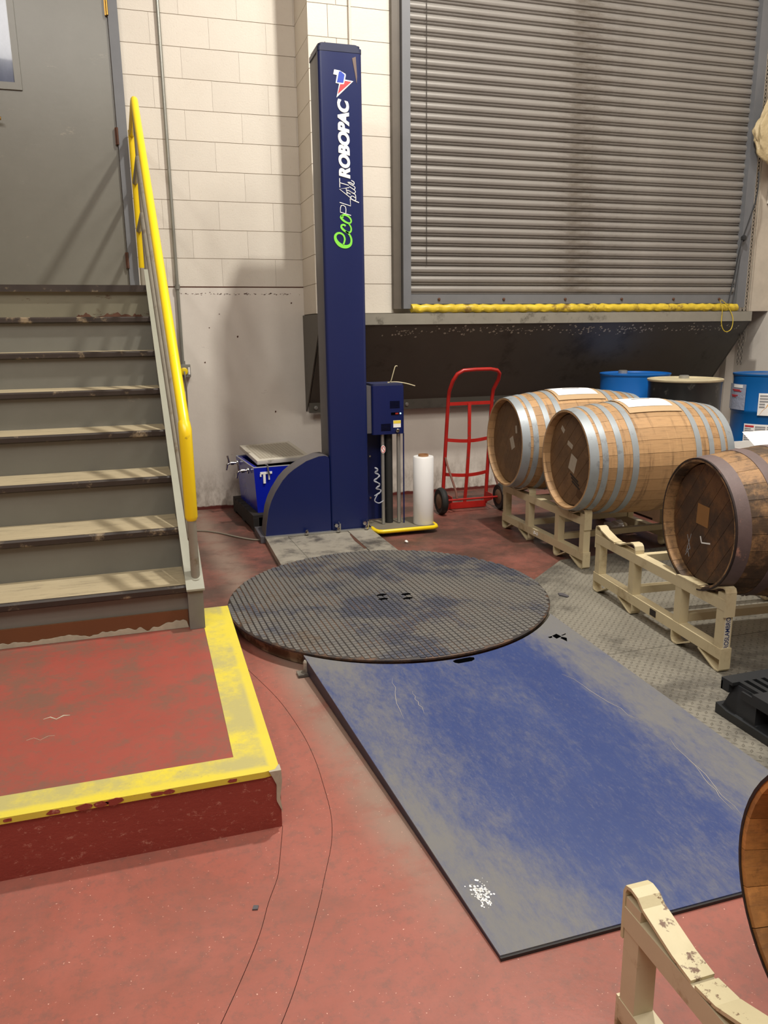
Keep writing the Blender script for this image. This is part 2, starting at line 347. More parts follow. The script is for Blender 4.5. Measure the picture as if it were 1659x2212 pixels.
def prism(bm, poly, f0, f1):
    """poly of 2D points; f0/f1 map (u,v)->3D for the two faces"""
    a = [bm.verts.new(f0(*p)) for p in poly]; b = [bm.verts.new(f1(*p)) for p in poly]; n = len(poly)
    bm.faces.new(a[::-1]); bm.faces.new(b)
    for i in range(n): bm.faces.new((a[i], a[(i+1) % n], b[(i+1) % n], b[i]))
def prism_y(bm, poly, y0, y1): prism(bm, poly, lambda u, v: (u, y1, v), lambda u, v: (u, y0, v))
def prism_x(bm, poly, x0, x1): prism(bm, poly, lambda u, v: (x0, u, v), lambda u, v: (x1, u, v))
def prism_z(bm, poly, z0, z1): prism(bm, poly, lambda u, v: (u, v, z0), lambda u, v: (u, v, z1))
def strap(bm, pts, x0, x1, t):
    """flat bar bent in the YZ plane, width in x"""
    L = []; n = len(pts)
    for i in range(n):
        a = Vector(pts[max(i-1, 0)]); b = Vector(pts[min(i+1, n-1)]); d = (b-a).normalized(); nn = Vector((-d.y, d.x))*t/2; p = Vector(pts[i])
        L.append([bm.verts.new((x, q.x, q.y)) for x, q in ((x0, p-nn), (x1, p-nn), (x1, p+nn), (x0, p+nn))])
    for A, B in zip(L, L[1:]):
        for k in range(4): bm.faces.new((A[k], A[(k+1) % 4], B[(k+1) % 4], B[k]))
    bm.faces.new(L[0][::-1]); bm.faces.new(L[-1])
def ribbon(bm, pts, wd, f, f2, closed=False):
    """stroke of a 2D polyline with width(s), placed by f (front) and f2 (back)"""
    pts = [Vector(p) for p in pts]; n = len(pts); L = []
    ww = wd if isinstance(wd, (list, tuple)) else [wd]*n
    for i in range(n):
        a = pts[(i-1) % n if closed else max(i-1, 0)]; b = pts[(i+1) % n if closed else min(i+1, n-1)]
        d = (b-a).normalized(); nn = Vector((-d.y, d.x))*ww[i]/2
        L.append([bm.verts.new(f(*(pts[i]-nn))), bm.verts.new(f(*(pts[i]+nn))), bm.verts.new(f2(*(pts[i]+nn))), bm.verts.new(f2(*(pts[i]-nn)))])
    for i in range(n if closed else n-1):
        A, B = L[i], L[(i+1) % n]
        for k in range(4): bm.faces.new((A[k], A[(k+1) % 4], B[(k+1) % 4], B[k]))
    if not closed: bm.faces.new(L[0][::-1]); bm.faces.new(L[-1])
def spline(pts, n=6, closed=False):
    P = [Vector(p) for p in pts]; o = []; N = len(P)
    for i in range(N if closed else N-1):
        a, b, c, d = (P[(i-1) % N] if closed else P[max(i-1, 0)]), P[i], P[(i+1) % N], (P[(i+2) % N] if closed else P[min(i+2, N-1)])
        for k in range(n):
            t = k/n; o.append(0.5*((2*b)+(c-a)*t+(2*a-5*b+4*c-d)*t*t+(3*b-a-3*c+d)*t**3))
    if not closed: o.append(P[-1])
    return o
def thing(name, label, cat, loc=(0, 0, 0), rz=0, group=None, kind=None):
    o = bpy.data.objects.new(name, None); C.objects.link(o); o.empty_display_size = 0.05
    o.location = loc; o.rotation_euler = (0, 0, rz); o['label'] = label; o['category'] = cat
    if group: o['group'] = group
    if kind: o['kind'] = kind
    return o
def obj(name, bm, mat, parent=None, world=True, smooth=False, label=None, kind=None, slots=None):
    root = parent
    while root is not None and root.parent is not None: root = root.parent
    if root is not None and world:
        M = (Matrix.Translation(root.location) @ root.rotation_euler.to_matrix().to_4x4()).inverted()
        bmesh.ops.transform(bm, matrix=M, verts=bm.verts)
    bmesh.ops.recalc_face_normals(bm, faces=bm.faces)
    me = bpy.data.meshes.new(name); bm.to_mesh(me); bm.free()
    me.materials.append(mat)
    for s in (slots or []): me.materials.append(s)
    if smooth:
        for p in me.polygons: p.use_smooth = True
        try: me.set_sharp_from_angle(angle=R(40))
        except Exception: pass
    o = bpy.data.objects.new(name, me); C.objects.link(o)
    if parent is not None: o.parent = parent
    if label: o['label'] = label
    if kind: o['kind'] = kind
    return o
def tag(o, label, cat, group=None, kind=None):
    o['label'] = label; o['category'] = cat
    if group: o['group'] = group
    if kind: o['kind'] = kind
    return o
def BM(): return bmesh.new()
def bbox(name, x0, x1, y0, y1, z0, z1, mat, parent=None, bev=0, **k):
    bm = BM(); box(bm, x0, x1, y0, y1, z0, z1)
    if bev: bevel(bm, bev)
    return obj(name, bm, mat, parent, smooth=bool(bev), **k)

# ================================================================== THE ROOM
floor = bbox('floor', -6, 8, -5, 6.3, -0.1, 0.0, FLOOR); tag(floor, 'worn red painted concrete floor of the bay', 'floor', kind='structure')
ceil = bbox('ceiling', -6, 8, -5, 6.3, 6.2, 6.3, CEIL); tag(ceil, 'pale ceiling high above the bay', 'ceiling', kind='structure')
wl = bbox('wall_left', -6.1, -6, -5, 6.3, 0, 6.2, PLASTER); tag(wl, 'pale side wall far left of the stairs', 'wall', kind='structure')
wf = bbox('wall_front', -6, 8, -5.1, -5, 0, 6.2, PLASTER); tag(wf, 'pale wall behind the viewer', 'wall', kind='structure')
# floor plates and cracks
bm = BM(); prism_z(bm, [(2.30, 3.9), (4.3, 4.0), (4.3, 1.6), (1.6, 1.6), (1.6, 3.2)], 0.0002, 0.0007); obj('plate_bedding', bm, DARK, floor)
for pts in ([(2.36, 4.02), (4.4, 4.12), (4.4, 2.7015), (1.55, 2.7015), (1.55, 3.32)], [(1.55, 2.6985), (4.4, 2.6985), (4.4, 1.45), (1.55, 1.45)]):
    bm = BM(); prism_z(bm, pts, 0.0009, 0.004); obj('diamond_plate', bm, PLATE, floor, label='grey raised-pattern steel plate set over the red floor')
for pts in ([(0.327, 3.062), (0.403, 2.753), (0.44, 2.479), (0.448, 2.284), (0.441, 2.117), (0.429, 1.971), (0.401, 1.847), (0.348, 1.708), (0.318, 1.63), (0.253, 1.481), (0.192, 1.357), (0.10, 1.2)], [(0.284, 1.962), (0.246, 1.798), (0.231, 1.746), (0.197, 1.669), (0.16, 1.57), (0.101, 1.449), (0.02, 1.3)]):
    bm = BM(); ribbon(bm, spline([Vector((x, y)) for x, y in pts], 6), 0.0011, lambda u, v: (u, v, 0.0007), lambda u, v: (u, v, 0.0001)); obj('floor_crack', bm, DARK, floor)

# back wall: poured concrete below, painted block above
wb = thing('wall_back', 'white painted back wall, poured concrete below and block courses above', 'wall', (0, 6.2, 0), kind='structure')
bbox('concrete_face', -6, 5.5, 6.2, 6.3, 0, 1.722, PLASTER, wb)
bbox('mortar_face', -6, 5.5, 6.206, 6.3, 1.722, 6.2, MORTAR, wb)
bbox('mortar_face', 1.264, 5.5, 5.756, 6.2, 1.51, 6.2, MORTAR, wb)
Z0, CH, BL = 1.722, 0.2032, 0.4064
for k in range(-1, 14):
    z0 = Z0+k*CH+0.002; z1 = z0+CH-0.004
    off = 0.0 if k % 2 else BL/2
    if k >= 0:      # recessed part, left of the pilaster; door opening below 3.85 m
        x = 0.845-BL*8+off*1.0
        while x < 1.26:
            a, b = x+0.0007, x+BL-0.0007
            lo = -1.05 if z0 > 3.84 else 0.0
            if b > lo and a < 1.262: bbox('block', max(a, lo), min(b, 1.262), 6.2015, 6.215, z0, z1, BLOCK, wb)
            x += BL
    zz0 = z0 if k >= 0 else 1.512
    cut = 1.46 if k % 2 else 1.40
    bbox('block', 1.26, cut-0.002, 5.75, 6.198, zz0, z1, BLOCK, wb)
    bbox('block', cut+0.002, 1.855, 5.75, 5.77, zz0, z1, BLOCK, wb)
    bbox('block', 4.97, 5.10, 5.75, 6.198, zz0, z1, BLOCK, wb)
random.seed(31)
for x, z, r_ in ((0.73, 1.35, 0.009), (0.47, 1.16, 0.006), (1.0, 0.76, 0.007), (0.60, 1.52, 0.004), (1.16, 1.60, 0.006), (0.52, 1.42, 0.004)):
    bm = BM(); prism_y(bm, [(x+r_*math.cos(a)*random.uniform(.7, 1.3), z+r_*math.sin(a)*random.uniform(.7, 1.3)) for a in (0, 1, 2, 3, 4, 5)], 6.1985, 6.2); obj('anchor_hole', bm, RUST, wb)
bm = BM()
for k in range(70):
    x = random.uniform(0.3, 1.24); z = 1.668+random.gauss(0, 0.004); a_ = random.uniform(0.003, 0.016)
    bm.faces.new([bm.verts.new((u, 6.1992, v)) for u, v in ((x, z), (x+a_, z-0.001), (x+a_*1.2, z+random.uniform(0.001, 0.005)), (x+a_*0.3, z+0.003))])
obj('scrape_marks', bm, RUST, wb, kind='stuff')
# dark pour line and stain along the top of the concrete
bbox('pour_joint', 0.05, 1.26, 6.198, 6.2, 1.716, 1.724, RUST, wb)
wr = thing('wall_right', 'white right-hand wall beside the dock door with a boxed-out upper part', 'wall', (5.35, 0, 0), kind='structure')
bbox('wall_face', 5.35, 5.45, -5, 6.2, 0, 6.2, PLASTER, wr)
bbox('upper_box', 5.22, 5.35, -5, 5.75, 2.40, 6.2, PLASTER, wr)
bbox('corner_strip', 5.26, 5.35, 6.12, 6.2, 0, 2.0, PLASTER, wr)

# ================================================================== DOOR at the stair head
d1 = thing('door_1', 'grey steel personnel door with a small wired window above the stairs', 'door', (-0.49, 6.2, 1.66), kind='structure')
bbox('door_leaf', -0.945, -0.037, 6.172, 6.198, 1.672, 3.80, DOORG, d1)
fr = BM(); box(fr, -0.032, 0.034, 6.150, 6.199, 1.66, 3.87); box(fr, -1.016, -0.950, 6.150, 6.199, 1.66, 3.87); box(fr, -0.95, -0.032, 6.150, 6.199, 3.805, 3.87)
obj('door_frame', fr, JAMB, d1)
wfm = BM()
for a in ((-0.66, -0.618, 2.985, 3.60), (-0.90, -0.858, 2.985, 3.60), (-0.858, -0.66, 2.985, 3.03), (-0.858, -0.66, 3.555, 3.60)):
    box(wfm, a[0], a[1], 6.160, 6.171, a[2], a[3])
win = obj('window_frame', wfm, DOORG, d1)
bbox('pane', -0.858, -0.66, 6.166, 6.171, 3.03, 3.555, PANE, win, label='bluish dark wired glass')
for z in (1.90, 2.73, 3.54):
    bm = BM(); tube(bm, [(-0.034, 6.146, z-0.055), (-0.034, 6.146, z+0.055)], 0.008); box(bm, -0.05, -0.036, 6.15, 6.171, z-0.055, z+0.055); obj('hinge', bm, RUST if z < 3 else BRASS, d1, smooth=True)
bm = BM(); tube(bm, [(-0.87, 6.17, 2.80), (-0.87, 6.12, 2.80), (-0.85, 6.11, 2.80), (-0.765, 6.11, 2.79)], 0.011); obj('door_lever', bm, BRASS, d1, smooth=True)

# ================================================================== STEP, STAIRS, RAIL
st = thing('concrete_step', 'low red concrete step with worn yellow edge below the stairs', 'step', (-1.2, 2.7, 0))
bm = BM(); box(bm, -3.4, 0.283, 1.963, 3.36, 0.0, 0.181); obj('step_body', bm, STEPF, st, label='dark red painted pitted face')
bbox('step_top', -3.4, 0.165, 2.063, 3.36, 0.181, 0.185, STEP, st)
bm = BM()
poly = [(-3.4, 1.957), (0.24, 1.957), (0.27, 1.963), (0.283, 1.985), (0.286, 3.36), (0.165, 3.36), (0.165, 2.063), (-3.4, 2.063)]
prism_z(bm, poly, 0.168, 0.1862); obj('yellow_border', bm, YEDGE, st, label='yellow safety paint worn to grey along the edge')
for cx_, cy_ in ((-0.361, 2.486), (-0.395, 2.36)):
    bm = BM(); ribbon(bm, [Vector((cx_-0.03+0.02*q, cy_+0.012*math.sin(q*2.3))) for q in range(5)], [0.002, 0.006, 0.004, 0.007, 0.002] if cy_ > 2.4 else 0.0012, lambda u, v: (u, v, 0.1857), lambda u, v: (u, v, 0.1851)); obj('scuff', bm, KICKW, st)
random.seed(3)
for x, y in ((-0.31, 1.0), (-0.235, 1.2), (-0.195, 1.1), (-0.16, 1.3), (-0.05, 1.0), (-0.02, 0.9), (0.15, 0.8), (-0.42, 0.7)):
    bm = BM(); n = 9; c = []
    for k in range(n):
        a = 2*math.pi*k/n; c.append((x+0.017*y*math.cos(a)*random.uniform(.8, 1.2), 0.1775+0.0075*y*math.sin(a)*random.uniform(.7, 1.2)))
    prism_y(bm, c, 1.9555, 1.958); obj('paint_chip', bm, STEPF, st)
bm = BM(); prism_y(bm, [(0.252, 0.186), (0.286, 0.186), (0.287, 0.15), (0.28, 0.10), (0.286, 0.05), (0.27, 0.09), (0.272, 0.14), (0.262, 0.165)], 1.953, 1.985); obj('broken_corner', bm, KICKW, st, label='bare chipped concrete corner')

Y0, RUN, RISE, ZB = 3.145, 0.2627, 0.1846, 0.185
XR = lambda y: 0.107-(y-3.12)*0.022
XL = -1.10
sc = thing('staircase', 'grey steel staircase climbing to the door', 'staircase', (-0.5, 4.0, 0.185))
for i in range(8):
    y = Y0+i*RUN; z = ZB+(i+1)*RISE; xr = XR(y)+0.004
    if i < 7:
        t = bbox('tread', XL, xr, y+0.004, y+RUN+0.03, z-0.030, z, TREAD, sc)
        bm = BM(); prism_x(bm, [(y-0.006, z-0.026), (y+0.004, z-0.032), (y+0.014, z-0.032), (y+0.014, z+0.0012), (y+0.002, z+0.0012), (y-0.006, z-0.006)], XL, xr); obj('nosing', bm, NOSE, t)
    zb = z-RISE if i else ZB
    bbox('riser', XL, xr, y+0.022, y+0.030, zb, z-0.031, RISERC if i == 7 else RISER, sc)
bbox('landing', XL, 0.13, 4.99, 6.19, 1.625, 1.662, TREAD, sc)
bbox('landing_edge', XL, 0.075, 4.978, 4.99, 1.625, 1.664, NOSE, sc, label='rust-brown worn landing edge')
bm = BM(); prism_y(bm, [(-1.1, 0.186), (0.105, 0.186), (0.105, 0.262), (-0.1, 0.262), (-0.3, 0.262), (-1.1, 0.262)], 3.155, 3.166); obj('kick_strip', bm, KICK, sc, label='brown painted strip at the stair foot')
bm = BM(); random.seed(5); pts = [(-1.1, 0.186)]; x = -1.1
while x < 0.10: pts.append((x, 0.196+0.016*(noise.noise(Vector((x*9, 0, 0)))+0.6*noise.noise(Vector((x*40, 3, 0)))+0.5)*(1.0 if x < -0.1 else 1.5))); x += 0.007
pts.append((0.104, 0.186)); prism_y(bm, pts, 3.150, 3.156); obj('flaked_edge', bm, KICKW, sc)
# top riser chips
random.seed(9)
for cx, wdt in ((-0.12, 0.12), (-0.30, 0.05), (0.0, 0.035)):
    bm = BM(); pts = [(cx-wdt, 1.478)]
    for k in range(12):
        u = -1+2*(k+0.5)/12; pts.append((cx+u*wdt, 1.480+0.022*(1-u*u)*random.uniform(.5, 1.5)))
    pts.append((cx+wdt, 1.478)); prism_y(bm, pts, 5.0035, 5.006); obj('bare_patch', bm, RUST, sc)
def stringer(xoff):
    bm = BM()
    y0, y1 = 3.12, 5.10
    zt = lambda y: 0.362+0.703*(y-3.12)
    wdt = lambda y: 0.062
    v = []
    for y, zb_ in ((y0, 0.186), (3.40, 0.186), (y1, zt(y1)-0.30)):
        a = XR(y)+xoff; b = a+wdt(y)
        v.append([bm.verts.new(p) for p in ((a, y, zb_), (b, y, zb_), (b, y, zt(y)), (a, y, zt(y)))])
    for A, B in zip(v, v[1:]):
        for k in range(4): bm.faces.new((A[k], A[(k+1) % 4], B[(k+1) % 4], B[k]))
    bm.faces.new(v[0][::-1]); bm.faces.new(v[-1])
    s = obj('stringer', bm, STRFACE, sc)
    bm = BM(); v = []
    for y in (3.108, 5.10):
        a = XR(y)+xoff-0.004; b = a+0.073; z = zt(y)
        v.append([bm.verts.new(p) for p in ((a, y, z+0.001), (b, y, z+0.001), (b, y, z+0.009), (a, y, z+0.009))])
    for k in range(4): bm.faces.new((v[0][k], v[0][(k+1) % 4], v[1][(k+1) % 4], v[1][k]))
    bm.faces.new(v[0][::-1]); bm.faces.new(v[1]); obj('stringer_cap', bm, STRING, s)
stringer(0.0); stringer(XL-XR(3.12)-0.066)

hr = thing('handrail', 'yellow-topped steel pipe handrail on the right of the stairs', 'handrail', (0.13, 3.17, 0.39))
N1, N2, N3 = (0.146, 3.17), (0.084, 5.25), (0.06, 6.12)
bm = BM(); tube(bm, [(N1[0], N1[1], 0.385), (N1[0], N1[1], 0.72)], 0.0185, 14); obj('newel_post', bm, GPIPE, hr, smooth=True, label='bare grey pipe post')
bm = BM(); tube(bm, arc((N1[0], N1[1], 0.39), 0.023, 0, 2*math.pi, 16, 'xy')[:-1], 0.005, 6, closed=True); obj('weld_collar', bm, STRING, hr, smooth=True)
bm = BM(); tube(bm, [(N1[0], N1[1], 0.635), (N1[0], N1[1], 0.642), (N1[0], N1[1], 0.655), (N1[0], N1[1], 0.98), (N1[0], N1[1]+0.006, 1.012), (N1[0]-0.001, N1[1]+0.03, 1.035)], [0.016, 0.022, 0.0258, 0.0258, 0.0262, 0.024], 16); obj('padded_sleeve', bm, YPIPE, hr, smooth=True)
top = [(N1[0], N1[1], 0.99), (N1[0], N1[1]+0.01, 1.02), (N1[0]-0.001, N1[1]+0.05, 1.06)]
e = Vector((N2[0], N2[1]-0.06, 2.70)); s0 = Vector(top[-1])
top += [tuple(s0.lerp(e, k/6)) for k in range(1, 7)]
top += [(N2[0], N2[1]-0.03, 2.724), (N2[0]-0.001, N2[1], 2.738), (N2[0]-0.003, N2[1]+0.06, 2.742), (N3[0], N3[1], 2.735)]
bm = BM(); tube(bm, top, 0.0215, 16); obj('top_rail', bm, YPIPE, hr, smooth=True)
bm = BM(); tube(bm, [(N2[0], N2[1], 1.66), (N2[0], N2[1], 2.73)], 0.019, 14); obj('newel_post', bm, GPIPE, hr, smooth=True)
bm = BM(); tube(bm, [(N3[0], N3[1]-0.02, 1.66), (N3[0], N3[1]-0.02, 1.86)], 0.019, 14); obj('newel_post', bm, GPIPE, hr, smooth=True)
bm = BM(); tube(bm, [(N3[0], N3[1]-0.02, 1.835), (N3[0], N3[1]-0.02, 1.85), (N3[0], N3[1]-0.02, 2.76)], [0.014, 0.0225, 0.0225], 14); obj('padded_sleeve', bm, YPIPE, hr, smooth=True)
for zl, zu in ((0.56, 2.10), (0.78, 2.42)):
    bm = BM(); tube(bm, [(N1[0]-0.004, N1[1], zl), (N2[0]-0.004, N2[1], zu), (N3[0]-0.002, N3[1]-0.03, zu)], 0.0175, 12); obj('mid_rail', bm, GPIPE, hr, smooth=True)

# ================================================================== CONDUIT
cd = thing('wall_conduit', 'thin steel conduit running down the left wall into a grey box', 'conduit', (0.302, 6.17, 1.14))
bm = BM(); tube(bm, [(0.302, 6.178, 4.6), (0.302, 6.178, 1.16)], 0.0125, 12); obj('conduit_pipe', bm, CONDUIT, cd, smooth=True)
for z in (1.14, 1.70): 
    bm = BM(); tube(bm, [(0.302, 6.178, z), (0.302, 6.178, z+0.035)], 0.019, 12); obj('coupling', bm, CONDUIT, cd, smooth=True)
bm = BM(); box(bm, 0.262, 0.355, 6.13, 6.199, 1.055, 1.15); bevel(bm, 0.006); ob = obj('outlet_box', bm, CONDUIT, cd, smooth=True)
bm = BM(); lathe(bm, [(0.028, 0), (0.028, 0.012), (0.02, 0.016)], 18, Matrix.Translation((0.305, 6.13, 1.10)) @ Matrix.Rotation(R(90), 4, 'X')); obj('outlet_socket', bm, YPIPE, ob, smooth=True)
bbox('paper_tag', 0.336, 0.350, 6.128, 6.13, 1.075, 1.13, PAPER, ob)
bm = BM(); tube(bm, spline([(0.305, 6.10, 1.10), (0.308, 6.08, 1.05), (0.312, 6.12, 0.9), (0.31, 6.17, 0.6), (0.33, 6.17, 0.05)], 6), 0.006, 8)
tag(obj('power_cord', bm, GPIPE, smooth=True), 'grey power cord hanging from the wall outlet box', 'cord')
bm = BM(); tube(bm, [(1.552, 5.735, 3.26), (1.552, 5.735, 4.6)], 0.009, 10)
tag(obj('thin_pipe', bm, BLOCK, smooth=True), 'thin white painted pipe on the wall above the blue mast', 'pipe')

# ================================================================== ROLL-UP DOOR
d2 = thing('door_2', 'closed grey steel roll-up dock door with horizontal slats', 'roll-up door', (3.4, 5.72, 1.57), kind='structure')
sp = 0.0705
prof = [(5.720, 0.0), (5.708, 0.002), (5.704, 0.008), (5.712, 0.012), (5.712, 0.016), (5.700, 0.022), (5.695, 0.034), (5.696, 0.046), (5.703, 0.058), (5.713, 0.064), (5.713, 0.067), (5.707, 0.0695), (5.720, 0.0705)]
bm = BM(); prism_x(bm, prof, 1.935, 4.94)
slat0 = obj('slat', bm, SLAT, d2, smooth=True)
slat0.location.z += 1.645-1.57+1.57
for k in range(1, 36):
    o = slat0.copy(); C.objects.link(o); o.parent = d2; o.location = slat0.location + Vector((0, 0, k*sp))
bbox('bottom_bar', 1.94, 4.93, 5.69, 5.725, 1.575, 1.645, JAMB, d2)
for x in (2.20, 2.74, 3.28, 3.80, 4.30, 4.76):
    bm = BM(); lathe(bm, [(0.011, 0), (0.011, 0.008), (0.006, 0.012)], 8, Matrix.Translation((x, 5.69, 1.61)) @ Matrix.Rotation(R(90), 4, 'X')); obj('bolt', bm, RUST, d2)
bbox('guide_rail', 1.905, 1.965, 5.655, 5.735, 1.54, 4.3, JAMB, d2)
bbox('guide_angle', 1.845, 1.903, 5.70, 5.748, 1.54, 4.3, simple('brown_steel', (92, 84, 74), 0.5), d2)
bbox('guide_rail', 4.915, 5.0, 5.655, 5.735, 1.54, 4.3, JAMB, d2)
bm = BM(); tube(bm, [(2.098, 5.688, 4.2), (2.10, 5.688, 1.86)], 0.0022, 5); tag(obj('pull_cord', bm, DINK), 'thin dark pull cord down the left of the shutter', 'cord')

sl = thing('loading_sill', 'grey steel dock sill with dark sloping apron beneath the shutter', 'dock sill', (3.15, 6.2, 0.75))
bbox('sill_plate', 1.255, 5.04, 5.60, 5.748, 1.425, 1.505, SILL, sl)
bm = BM(); prism(bm, [(1.262, 0), (5.035, 0), (5.035, 1), (1.262, 1)], lambda u, v: (u, 5.612+v*0.50, 1.423-v*0.60), lambda u, v: (u, 5.620+v*0.50, 1.429-v*0.60)); obj('apron_plate', bm, CHUTE, sl)
bm = BM(); prism_x(bm, [(5.60, 1.505), (5.612, 1.42), (6.125, 0.80), (6.198, 0.75), (6.198, 1.505)], 1.247, 1.255); obj('end_plate', bm, CHUTE, sl)
bm = BM(); prism_x(bm, [(5.612, 1.42), (6.125, 0.80), (6.198, 0.75), (6.198, 1.42)], 5.035, 5.043); obj('end_plate', bm, CHUTE, sl)
bbox('wall_flange', 1.257, 5.033, 6.11, 6.122, 0.745, 0.83, CHUTE, sl)
for x in (1.31, 2.08, 2.86, 3.6, 4.4):
    bm = BM(); lathe(bm, [(0.016, 0), (0.016, 0.01), (0.009, 0.016)], 10, Matrix.Translation((x, 6.11, 0.785)) @ Matrix.Rotation(R(90), 4, 'X')); obj('bolt', bm, STEEL, sl)
random.seed(11); bm = BM()
for k in range(260):
    x = random.uniform(1.9, 5.0); v = random.gauss(0.085, 0.03); v = max(0.02, v); s = random.uniform(0.003, 0.013)
    if random.random() < 0.35: x = random.choice((1.9, 2.4, 2.8, 3.5, 3.9, 4.5))+random.gauss(0, 0.08)
    a0 = random.uniform(0, 6); pts = [(x+s*math.cos(a0+q)*random.uniform(.5, 1.2), v+s*1.1*math.sin(a0+q)*random.uniform(.5, 1.2)) for q in (0, 1.3, 2.6, 3.8, 5.1)]
    f = bm.faces.new([bm.verts.new((u, 5.611+w_*0.50-0.0012, 1.423-w_*0.60-0.001)) for u, w_ in pts])
obj('paint_chips', bm, CHIP, sl, kind='stuff', label='scatter of chipped pale paint flecks')

bm = BM(); n = 150; pts = [(1.965+2.95*k/n, 5.655+0.004*math.sin(k*0.7), 1.541+0.003*math.sin(k*1.3)) for k in range(n+1)]
tube(bm, pts, [0.030 + 0.004*noise.noise(Vector((k*0.31, 0, 0))) for k in range(n+1)], 14)
for v in bm.verts:
    v.co += Vector((0, 1, 1))*0.005*noise.noise(Vector((v.co.x*26+v.co.z*70, v.co.y*60, v.co.z*60)))
tag(obj('yellow_tarp_roll', bm, YTARP, smooth=True), 'long crinkled yellow plastic roll stuffed under the shutter bottom', 'plastic roll')
bm = BM(); tube(bm, spline([(4.70, 5.605, 1.60), (4.715, 5.585, 1.52), (4.72, 5.585, 1.40), (4.76, 5.582, 1.34), (4.82, 5.582, 1.36), (4.83, 5.584, 1.45), (4.78, 5.60, 1.55), (4.72, 5.61, 1.60)], 6), 0.0034, 6)
tag(obj('strap_loop', bm, YTARP, smooth=True), 'thin yellow strap loop hanging over the sill at its right end', 'strap')
bm = BM(); tube(bm, spline([(4.985, 5.61, 2.62), (4.97, 5.60, 2.4), (4.88, 5.62, 2.05), (4.84, 5.63, 1.75), (4.80, 5.62, 1.57)], 8), 0.006, 6)
lathe(bm, [(0.0, -0.03), (0.022, -0.015), (0.024, 0.01), (0.0, 0.03)], 8, Matrix.Translation((4.90, 5.62, 2.10)), caps=False)
tag(obj('black_rope', bm, BLACK, smooth=True), 'black rope with a knot slanting down the right door guide', 'rope')
def chain(name, x, y, z0, z1, label):
    bm = BM(); z = z1; k = 0
    while z > z0:
        pts = []
        for q in range(8):
            a = 2*math.pi*q/8; u = 0.008*math.cos(a); v = 0.018*math.sin(a)
            pts.append((x+u, y, z+v) if k % 2 else (x, y+u, z+v))
        tube(bm, pts, 0.0028, 4, closed=True); z -= 0.029; k += 1
    tag(obj(name, bm, simple('dark_chain', (64, 58, 50), 0.5, 0.6), smooth=True), label, 'chain', 'hoist chains of the dock door')
chain('hoist_chain', 5.047, 5.69, 1.04, 4.2, 'outer hanging hoist chain right of the dock door, heavier links')
chain('hoist_chain', 5.022, 5.70, 1.06, 4.2, 'inner hanging hoist chain closest to the right door guide')
bm = BM(); tube(bm, [(5.085, 5.70, 4.2), (5.085, 5.70, 1.25)], 0.003, 5); tag(obj('hanging_cord', bm, GPIPE), 'thin grey cord hanging right of the chains', 'cord')
# hanging bundle of plastic
bm = BM(); bmesh.ops.create_icosphere(bm, subdivisions=5, radius=1.0)
for v in bm.verts:
    p = v.co.copy(); t = (p.z+1)/2
    rad = 0.09+0.05*math.sin(t*5.0+0.6)+0.03*t
    d = noise.noise(p*2.2)*0.35+noise.noise(p*6)*0.14
    v.co = Vector((5.05+p.x*rad*(1+d)*1.15-0.03*(1-t), 5.55+p.y*rad*(1+d)*0.55, 3.02+p.z*0.36*(1+0.1*d)))
tag(obj('plastic_bundle', bm, WRAP, smooth=True), 'crumpled clear plastic bundle hanging beside the top of the right guide', 'plastic bundle')

# ================================================================== STRETCH WRAPPER
sw = thing('stretch_wrapper', 'tall blue pallet-wrapping machine with mast and round turntable', 'wrapping machine', (1.11, 4.3, 0))
def rbox(bm, x0, x1, y0, y1, z0, z1, r, seg=4):
    pts = []
    for cx, cy, a in ((x1-r, y1-r, 0), (x0+r, y1-r, 90), (x0+r, y0+r, 180), (x1-r, y0+r, 270)):
        for k in range(seg+1): t = R(a+90*k/seg); pts.append((cx+r*math.cos(t), cy+r*math.sin(t)))
    prism_z(bm, pts, z0, z1)
bm = BM(); rbox(bm, 1.160, 1.434, 5.03, 5.085, 0.048, 3.03, 0.022); mast = obj('mast', bm, MASTBLUE, sw, smooth=True)
bm = BM(); rbox(bm, 1.165, 1.429, 5.088, 5.29, 0.048, 3.03, 0.006); obj('mast_back', bm, DKGREY, sw, smooth=True, label='dark grey rear channel of the mast')
bm = BM()
rbox(bm, 1.158, 1.436, 5.028, 5.292, 3.03, 3.055, 0.024); 
rbox(bm, 1.166, 1.428, 5.036, 5.284, 3.055, 3.072, 0.024); rbox(bm, 1.178, 1.416, 5.048, 5.272, 3.072, 3.08, 0.024)
obj('mast_cap', bm, simple('cap_blue', (38, 44, 72), 0.4), sw, smooth=True)
bm = BM(); tube(bm, [(1.235, 5.18, 3.08), (1.235, 5.18, 3.12), (1.24, 5.18, 3.128), (1.245, 5.18, 3.115)], 0.003, 6); obj('lifting_hook', bm, STEEL, sw)
F = lambda y: (lambda u, v: (u, y, v))
YF, YB = 5.0275, 5.0305
# cable drum cover, quarter round
qc = [(0.707, 0.042), (0.715, 0.118), (0.734, 0.225), (0.757, 0.29), (0.785, 0.345), (0.836, 0.42), (0.875, 0.460), (0.914, 0.49), (1.001, 0.541), (1.087, 0.568), (1.13, 0.570), (1.150, 0.562), (1.157, 0.545), (1.157, 0.042)]
bm = BM(); prism_y(bm, qc, 5.022, 5.19); obj('drive_cover', bm, BLUE, sw, label='blue quarter-round cover')
bm = BM()
pl = qc[:12]
ribbon(bm, pl, 0.004, lambda u, v: (u, 5.0235, v), lambda u, v: (u, 5.195, v)); obj('cover_rim', bm, simple('cover_grey', (92, 88, 90), 0.5), sw, smooth=True, label='dull grey curved rim')
